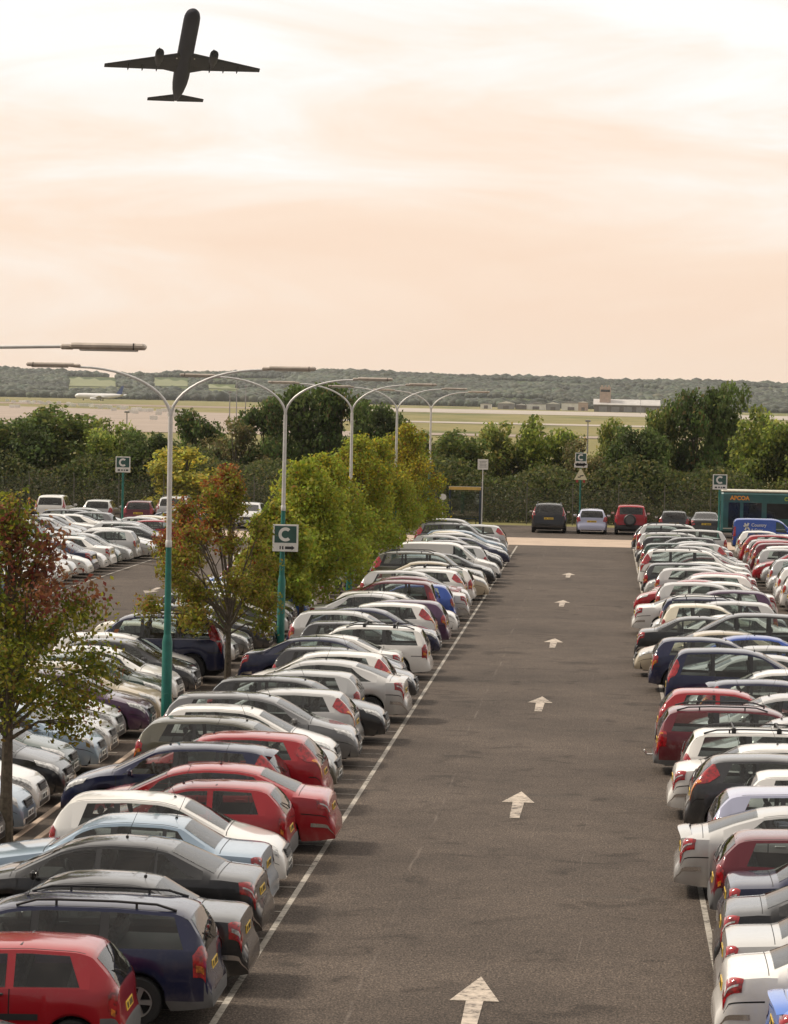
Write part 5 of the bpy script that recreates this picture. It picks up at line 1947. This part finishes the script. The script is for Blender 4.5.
for px, w, h, c in SHED:
    Y = 2230 + (px % 7) * 12
    t = thing('airfield_shed', 'small %s airfield shed, %s' % (c, place[px]), 'building', (pxx(px, Y), Y, tz(Y)), 0, 'sheds across the airfield')
    m = MB()
    m.box((0, 5, h / 2), (w, 10, h), 0)
    m.build('wall', wall_of[c], t)
    m = MB()
    m.prism([(-w / 2 - .3, h + .01), (w / 2 + .3, h + .01), (0, h + w * .13)], -.3, 10.3, 0)
    m.build('roof', M_GREYW if c == 'white' else M_WHITEW, t, smooth=False)
    m = MB()
    m.box((0, -.06, 1.3), (w * .35, .12, 2.4), 0)
    m.build('door', M_DARKW, t)
# slender masts across the airfield
for i, (px, ty, Y, lab) in enumerate(((237, 378, 900, 'thin bare mast left of the second lamp post, taller of two'), (246, 386, 900, 'thin bare mast left of the second lamp post, shorter of two'),
                                     (230, 392, 700, 'thin bare pole above the brownish tree'), (588, 421, 520, 'short airfield light pole above the stacked signs'), (699, 381, 1700, 'distant mast right of the hangar beyond the tree tops'), (641, 390, 1900, 'distant mast right of the white hangar roof'), (127, 412, 560, 'short floodlight pole above the far sign post'))):
    x, _, top = at_y(px, ty, Y)
    t = thing('airfield_mast', lab, 'mast', (x, Y, tz(Y)), 0, 'thin masts on the airfield')
    m = MB()
    m.tube([(0, 0, 0), (0, 0, top - tz(Y))], [.16, .09], 8)
    m.build('pole', M_GREYW, t)
    m = MB()
    m.box((0, 0, top - tz(Y)), (.9, .5, .35), 0, .05)
    m.build('lamp_head', M_GREYW, t)
# white marker boards strewn along the apron edge
mk = MB()
mk.box((0, 0, .75), (2.3, .3, 1.2), 0, .03)
mk.box((-.5, 0, .1), (.1, .2, .2), 0)
mk.box((.5, 0, .1), (.1, .2, .2), 0)
mkm = mk.mesh('marker_board', [M_SIGNW])
rm = random.Random(3)
for k in range(60):
    f = (k + .5) / 60
    px, py = 2 + 186 * f + rm.uniform(-2, 2), 401.5 + 13 * f + rm.uniform(-1.2, 1.2) + (rm.uniform(0, 9) if rm.random() < .3 else 0)
    drop = py - (394.5 + .0209 * px)
    Y = (CH + 420 * .00255) / (drop / F + .00255)
    tag(link('marker_board', mkm, None, (pxx(px, Y), Y, tz(Y) + .10), (0, 0, rm.uniform(-.4, .4))), 'white marker board in the line across the far apron', 'marker', 'white marker boards on the airfield')


def airliner(t, s, belly, wingm, finm, enginem, flaps=True):
    """nose towards +x, up +z, span s['span'], length s['len']"""
    L, R = s['len'], s['rad']
    m = MB()
    prof = [(.001, L * .5), (R * .32, L * .494), (R * .60, L * .48), (R * .84, L * .455), (R * .97, L * .42), (R, L * .38), (R, -L * .18), (R * .93, -L * .26), (R * .74, -L * .35), (R * .42, -L * .44), (R * .20, -L * .485), (.001, -L * .5)]
    vs, fs = [], []
    n = 24
    for r, x in prof:
        lift = R * .55 * max(0, (-x / L - .18) / .32) ** 1.3 if x < 0 else -R * .22 * max(0, (x / L - .40) / .10) ** 2
        for k in range(n):
            w = 2 * math.pi * k / n
            vs.append((x, r * math.cos(w), r * math.sin(w) + lift))
    for i in range(len(prof) - 1):
        for k in range(n):
            k2 = (k + 1) % n
            fs.append((i * n + k, i * n + k2, (i + 1) * n + k2, (i + 1) * n + k))
    m.add(vs, fs, 0)
    m.build('fuselage', belly, t)

    def foil(rx, ry, rz, rc, tx, ty, tz_, tc, th):
        m = MB()
        sec = [(0, 0), (.12, .5), (.4, .55), (1, .04), (.4, -.35), (.12, -.4)]
        vs = []
        for (x, y, z, c) in ((rx, ry, rz, rc), (tx, ty, tz_, tc)):
            vs += [(x - a * c, y, z + b * th * c) for a, b in sec]
        fs = [(k, (k + 1) % 6, 6 + (k + 1) % 6, 6 + k) for k in range(6)] + [tuple(range(5, -1, -1)), tuple(range(6, 12))]
        m.add(vs, fs, 0)
        return m
    hs_ = s['span'] / 2
    for sg in (1, -1):
        m = foil(L * .105, sg * R * .5, -R * .55, L * .19, L * .105 - hs_ * .50, sg * hs_, -R * .55 + hs_ * .085, L * .040, .13)
        # kinked inner trailing edge
        m.add(foil(L * .0, sg * R * .5, -R * .56, L * .115, -L * .055, sg * hs_ * .36, -R * .5 + hs_ * .03, L * .035, .10).v, foil(0, 0, 0, 1, 0, 0, 0, 1, 1).f, 0)
        wg = m.build('wing', wingm, t, angle=25)
        if flaps:
            for fy in (.34, .52, .70):
                xx, zz = L * .105 - hs_ * .5 * fy - L * (.19 - .15 * fy) + 1.7, -R * .72 + hs_ * .085 * fy
                m = MB()
                m.lathe([(.001, 1.8), (.22, 1.0), (.28, -.3), (.16, -1.5), (.001, -2.3)], 8, 0, 'x', (xx, sg * hs_ * fy, zz))
                m.build('flap_fairing', wingm, wg)
        m = foil(-L * .415, sg * R * .15, R * .45, L * .085, -L * .415 - hs_ * .19, sg * s['tail'], R * .45 + hs_ * .04, L * .035, .10)
        m.build('tailplane', wingm, t, angle=25)
        m = MB()
        ex, ey, ez, er = L * .135, sg * hs_ * .345, -R * 1.10, R * .54
        m.lathe([(er * .45, -L * .105), (er * .62, -L * .085), (er * .62, -L * .07), (er * .93, -L * .055), (er, 0), (er * .98, L * .018), (er * .90, L * .028), (er * .82, L * .022), (er * .80, -L * .01), (er * .3, -L * .012), (.001, L * .004)], 22, 0, 'x', (ex - L * .02, ey, ez))
        m.build('engine', enginem, t)
        m = MB()
        m.box((ex - L * .06, ey, ez + er * 1.05), (L * .10, .35, R * .55), 0, .1)
        m.build('pylon', wingm, wg)
    m = MB()
    hf = s['fin']
    vs = []
    for y in (-.18, .18):
        vs += [(-L * .335, y, R * .8), (-L * .46, y, R * .9), (-L * .50, y, R * .9 + hf), (-L * .455, y, R * .9 + hf)]
    m.add(vs, [(3, 2, 1, 0), (4, 5, 6, 7), (0, 1, 5, 4), (1, 2, 6, 5), (2, 3, 7, 6), (3, 0, 4, 7)], 0)
    m.build('fin', finm, t, smooth=False)


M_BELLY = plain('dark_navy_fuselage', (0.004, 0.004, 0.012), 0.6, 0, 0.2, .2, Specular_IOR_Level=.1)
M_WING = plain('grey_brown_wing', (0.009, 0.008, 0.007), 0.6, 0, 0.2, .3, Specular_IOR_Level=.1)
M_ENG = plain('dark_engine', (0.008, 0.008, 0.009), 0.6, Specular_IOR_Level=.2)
M_AIRW = plain('white_airliner', (0.75, 0.74, 0.72), 0.35, 0, 0.05, .3)
M_FINB = plain('blue_tail_fin', (0.03, 0.07, 0.22), 0.4)
# climbing towards us: axes read from how it lies against the sky
Dp = 752.0
ray = np.array([(184.5 - W_ / 2) / F, -(58.5 - H_ / 2) / F, -1.0])
tv = -ray / np.linalg.norm(ray)                    # towards the eye
e = np.array([.187, .982, 0.0])
e -= tv * (e @ tv)
e /= np.linalg.norm(e)
fv = e * .50 + tv * .866
rw = np.array([.9995, -.034, 0.0])
rw -= tv * (rw @ tv)
rw += tv * (-(rw @ fv) / (tv @ fv))
rw /= np.linalg.norm(rw)
upv = np.cross(rw, fv)
if (CM.T @ upv)[2] < 0:
    rw, upv = -rw, -upv
lw = np.cross(upv, fv)
Bw = np.stack([CM.T @ fv, CM.T @ lw, CM.T @ upv], 1)
pos = at_y(184.5, 58.5, Dp)
t = thing('airliner', 'dark airliner with two engines climbing overhead in the pale sky', 'airliner')
t.matrix_world = Matrix.Translation(pos) @ Matrix(Bw.tolist()).to_4x4()
airliner(t, dict(len=46.5, rad=1.98, span=38.0, tail=7.0, fin=6.8), M_BELLY, M_WING, M_BELLY, M_ENG)
m = MB()
for sg in (1, -1):
    m = MB()
    m.lathe([(.001, .12), (.15, .05), (.17, -.1), (.001, -.15)], 10, 0, 'x', (2.6, sg * 2.15, -1.45))
    m.build('landing_light', M_SIGNW, t)

Yp = 2250.0
xq = pxx(96, Yp)
t = thing('airliner', 'white airliner with blue tail parked far across the airfield at left', 'airliner', (xq, Yp, tz(Yp) + 3.4), math.pi - .12)
airliner(t, dict(len=37.0, rad=1.9, span=30.0, tail=5.5, fin=6.0), M_AIRW, M_AIRW, M_FINB, M_AIRW, False)
for sx, sy in ((12, 0), (-2, 2.6), (-2, -2.6)):
    m = MB()
    m.tube([(sx, sy, -3.3), (sx, sy, -1.2)], .12, 6)
    m.lathe([(.2, -.2), (.5, -.2), (.5, .2), (.2, .2)], 12, 0, 'y', (sx, sy, -2.9))
    m.build('landing_gear', M_TYRE, t)

# ------------------------------------------------------------------ air
m = bpy.data.materials.new('pale_haze')
m.use_nodes = True
nt = m.node_tree
nt.nodes.remove(nt.nodes['Principled BSDF'])
pv = nt.nodes.new('ShaderNodeVolumePrincipled')
pv.inputs['Color'].default_value = (0.90, 0.93, 0.97, 1)
pv.inputs['Density'].default_value = 0.00004
pv.inputs['Anisotropy'].default_value = 0.2
nt.links.new(pv.outputs[0], nt.nodes['Material Output'].inputs['Volume'])
mb = MB()
mb.box((0, 4000 - 330, 70), (6200, 10700, 144), 0)
tag(mb.build('haze', m, smooth=False), kind='stuff')

# ------------------------------------------------------------------ sky and sun
SUN_EL, SUN_AZ = math.radians(48), math.radians(-82)   # azimuth clockwise from +Y
w = bpy.data.worlds.new('World')
scene.world = w
w.use_nodes = True
nt = w.node_tree
bg = nt.nodes['Background']
sky = nt.nodes.new('ShaderNodeTexSky')
sky.sky_type = 'NISHITA'
sky.sun_disc = False
sky.sun_elevation = SUN_EL
sky.sun_rotation = SUN_AZ
sky.air_density = 1.0
sky.dust_density = 4.0
tc = nt.nodes.new('ShaderNodeTexCoord')
sep = nt.nodes.new('ShaderNodeSeparateXYZ')
nt.links.new(tc.outputs['Generated'], sep.inputs[0])
elev = math_n(nt, 'MAXIMUM', sep.outputs[2], 0.0)
# overcast cloud deck: peach near the horizon, cream to white higher up
mpn = nt.nodes.new('ShaderNodeMapping')
mpn.inputs['Scale'].default_value = (7.0, 7.0, 34.0)
mpn.inputs['Location'].default_value = (3.1, 0.4, 1.9)
nt.links.new(tc.outputs['Generated'], mpn.inputs['Vector'])
cl = noise(nt, 1.0, 7, 0.55, mpn.outputs['Vector'], 0.7)
mp2 = nt.nodes.new('ShaderNodeMapping')
mp2.inputs['Scale'].default_value = (2.2, 2.2, 15.0)
mp2.inputs['Location'].default_value = (0.6, 2.4, 0.35)
nt.links.new(tc.outputs['Generated'], mp2.inputs['Vector'])
cl2 = noise(nt, 1.0, 5, 0.5, mp2.outputs['Vector'], 0.4)
mix_ = math_n(nt, 'MULTIPLY_ADD', cl.outputs['Fac'], 0.55, math_n(nt, 'MULTIPLY', cl2.outputs['Fac'], 0.45))
shift = math_n(nt, 'MULTIPLY_ADD', mix_, 0.40, -0.21)
h = math_n(nt, 'ADD', elev, shift)
base = ramp(nt, h, [(0.0, (10.6, 8.0, 6.2)), (0.05, (10.9, 8.6, 6.9)), (0.09, (11.1, 9.7, 8.5)), (0.13, (11.4, 11.1, 10.8)), (0.40, (14.2, 13.1, 11.8)), (1.0, (16.0, 14.7, 13.3))])
# the evening brightness lies ahead, the cloud behind the viewer is duller
az = math_n(nt, 'MULTIPLY_ADD', sep.outputs[1], 0.5, 0.5)
dim = ramp(nt, az, [(0.0, (0.38, 0.38, 0.40)), (0.45, (0.66, 0.66, 0.66)), (0.8, (1, 1, 1))])
deck = mixc(nt, 1.0, base.outputs['Color'], dim.outputs['Color'], 'MULTIPLY')
cmix = mixc(nt, 0.9, sky.outputs['Color'], deck)
nt.links.new(cmix, bg.inputs['Color'])
bg.inputs['Strength'].default_value = 0.1
sd = bpy.data.lights.new('sun', 'SUN')
sd.energy = 3.3
sd.angle = math.radians(10)
sd.color = (1.0, 0.90, 0.77)
so = bpy.data.objects.new('sun', sd)
COL.objects.link(so)
dirv = Vector((math.sin(SUN_AZ) * math.cos(SUN_EL), math.cos(SUN_AZ) * math.cos(SUN_EL), math.sin(SUN_EL)))
so.rotation_euler = dirv.to_track_quat('Z', 'Y').to_euler()

# ------------------------------------------------------------------ render
scene.render.engine = 'CYCLES'
cy = scene.cycles
cy.use_denoising = True
cy.denoiser = 'OPENIMAGEDENOISE'
cy.max_bounces = 6
cy.diffuse_bounces = 3
cy.glossy_bounces = 3
cy.transmission_bounces = 3
cy.volume_bounces = 1
cy.transparent_max_bounces = 6
cy.volume_max_steps = 8
scene.view_settings.view_transform = 'Standard'
scene.view_settings.look = 'None'
scene.view_settings.exposure = 0.0
scene.view_settings.gamma = 1.0
scene.view_settings.use_curve_mapping = False

for o in scene.objects:
    if o.get('label') and len(re.findall(r"[\w']+", o['label'])) > 16:
        print('LONG', o.name, o['label'])
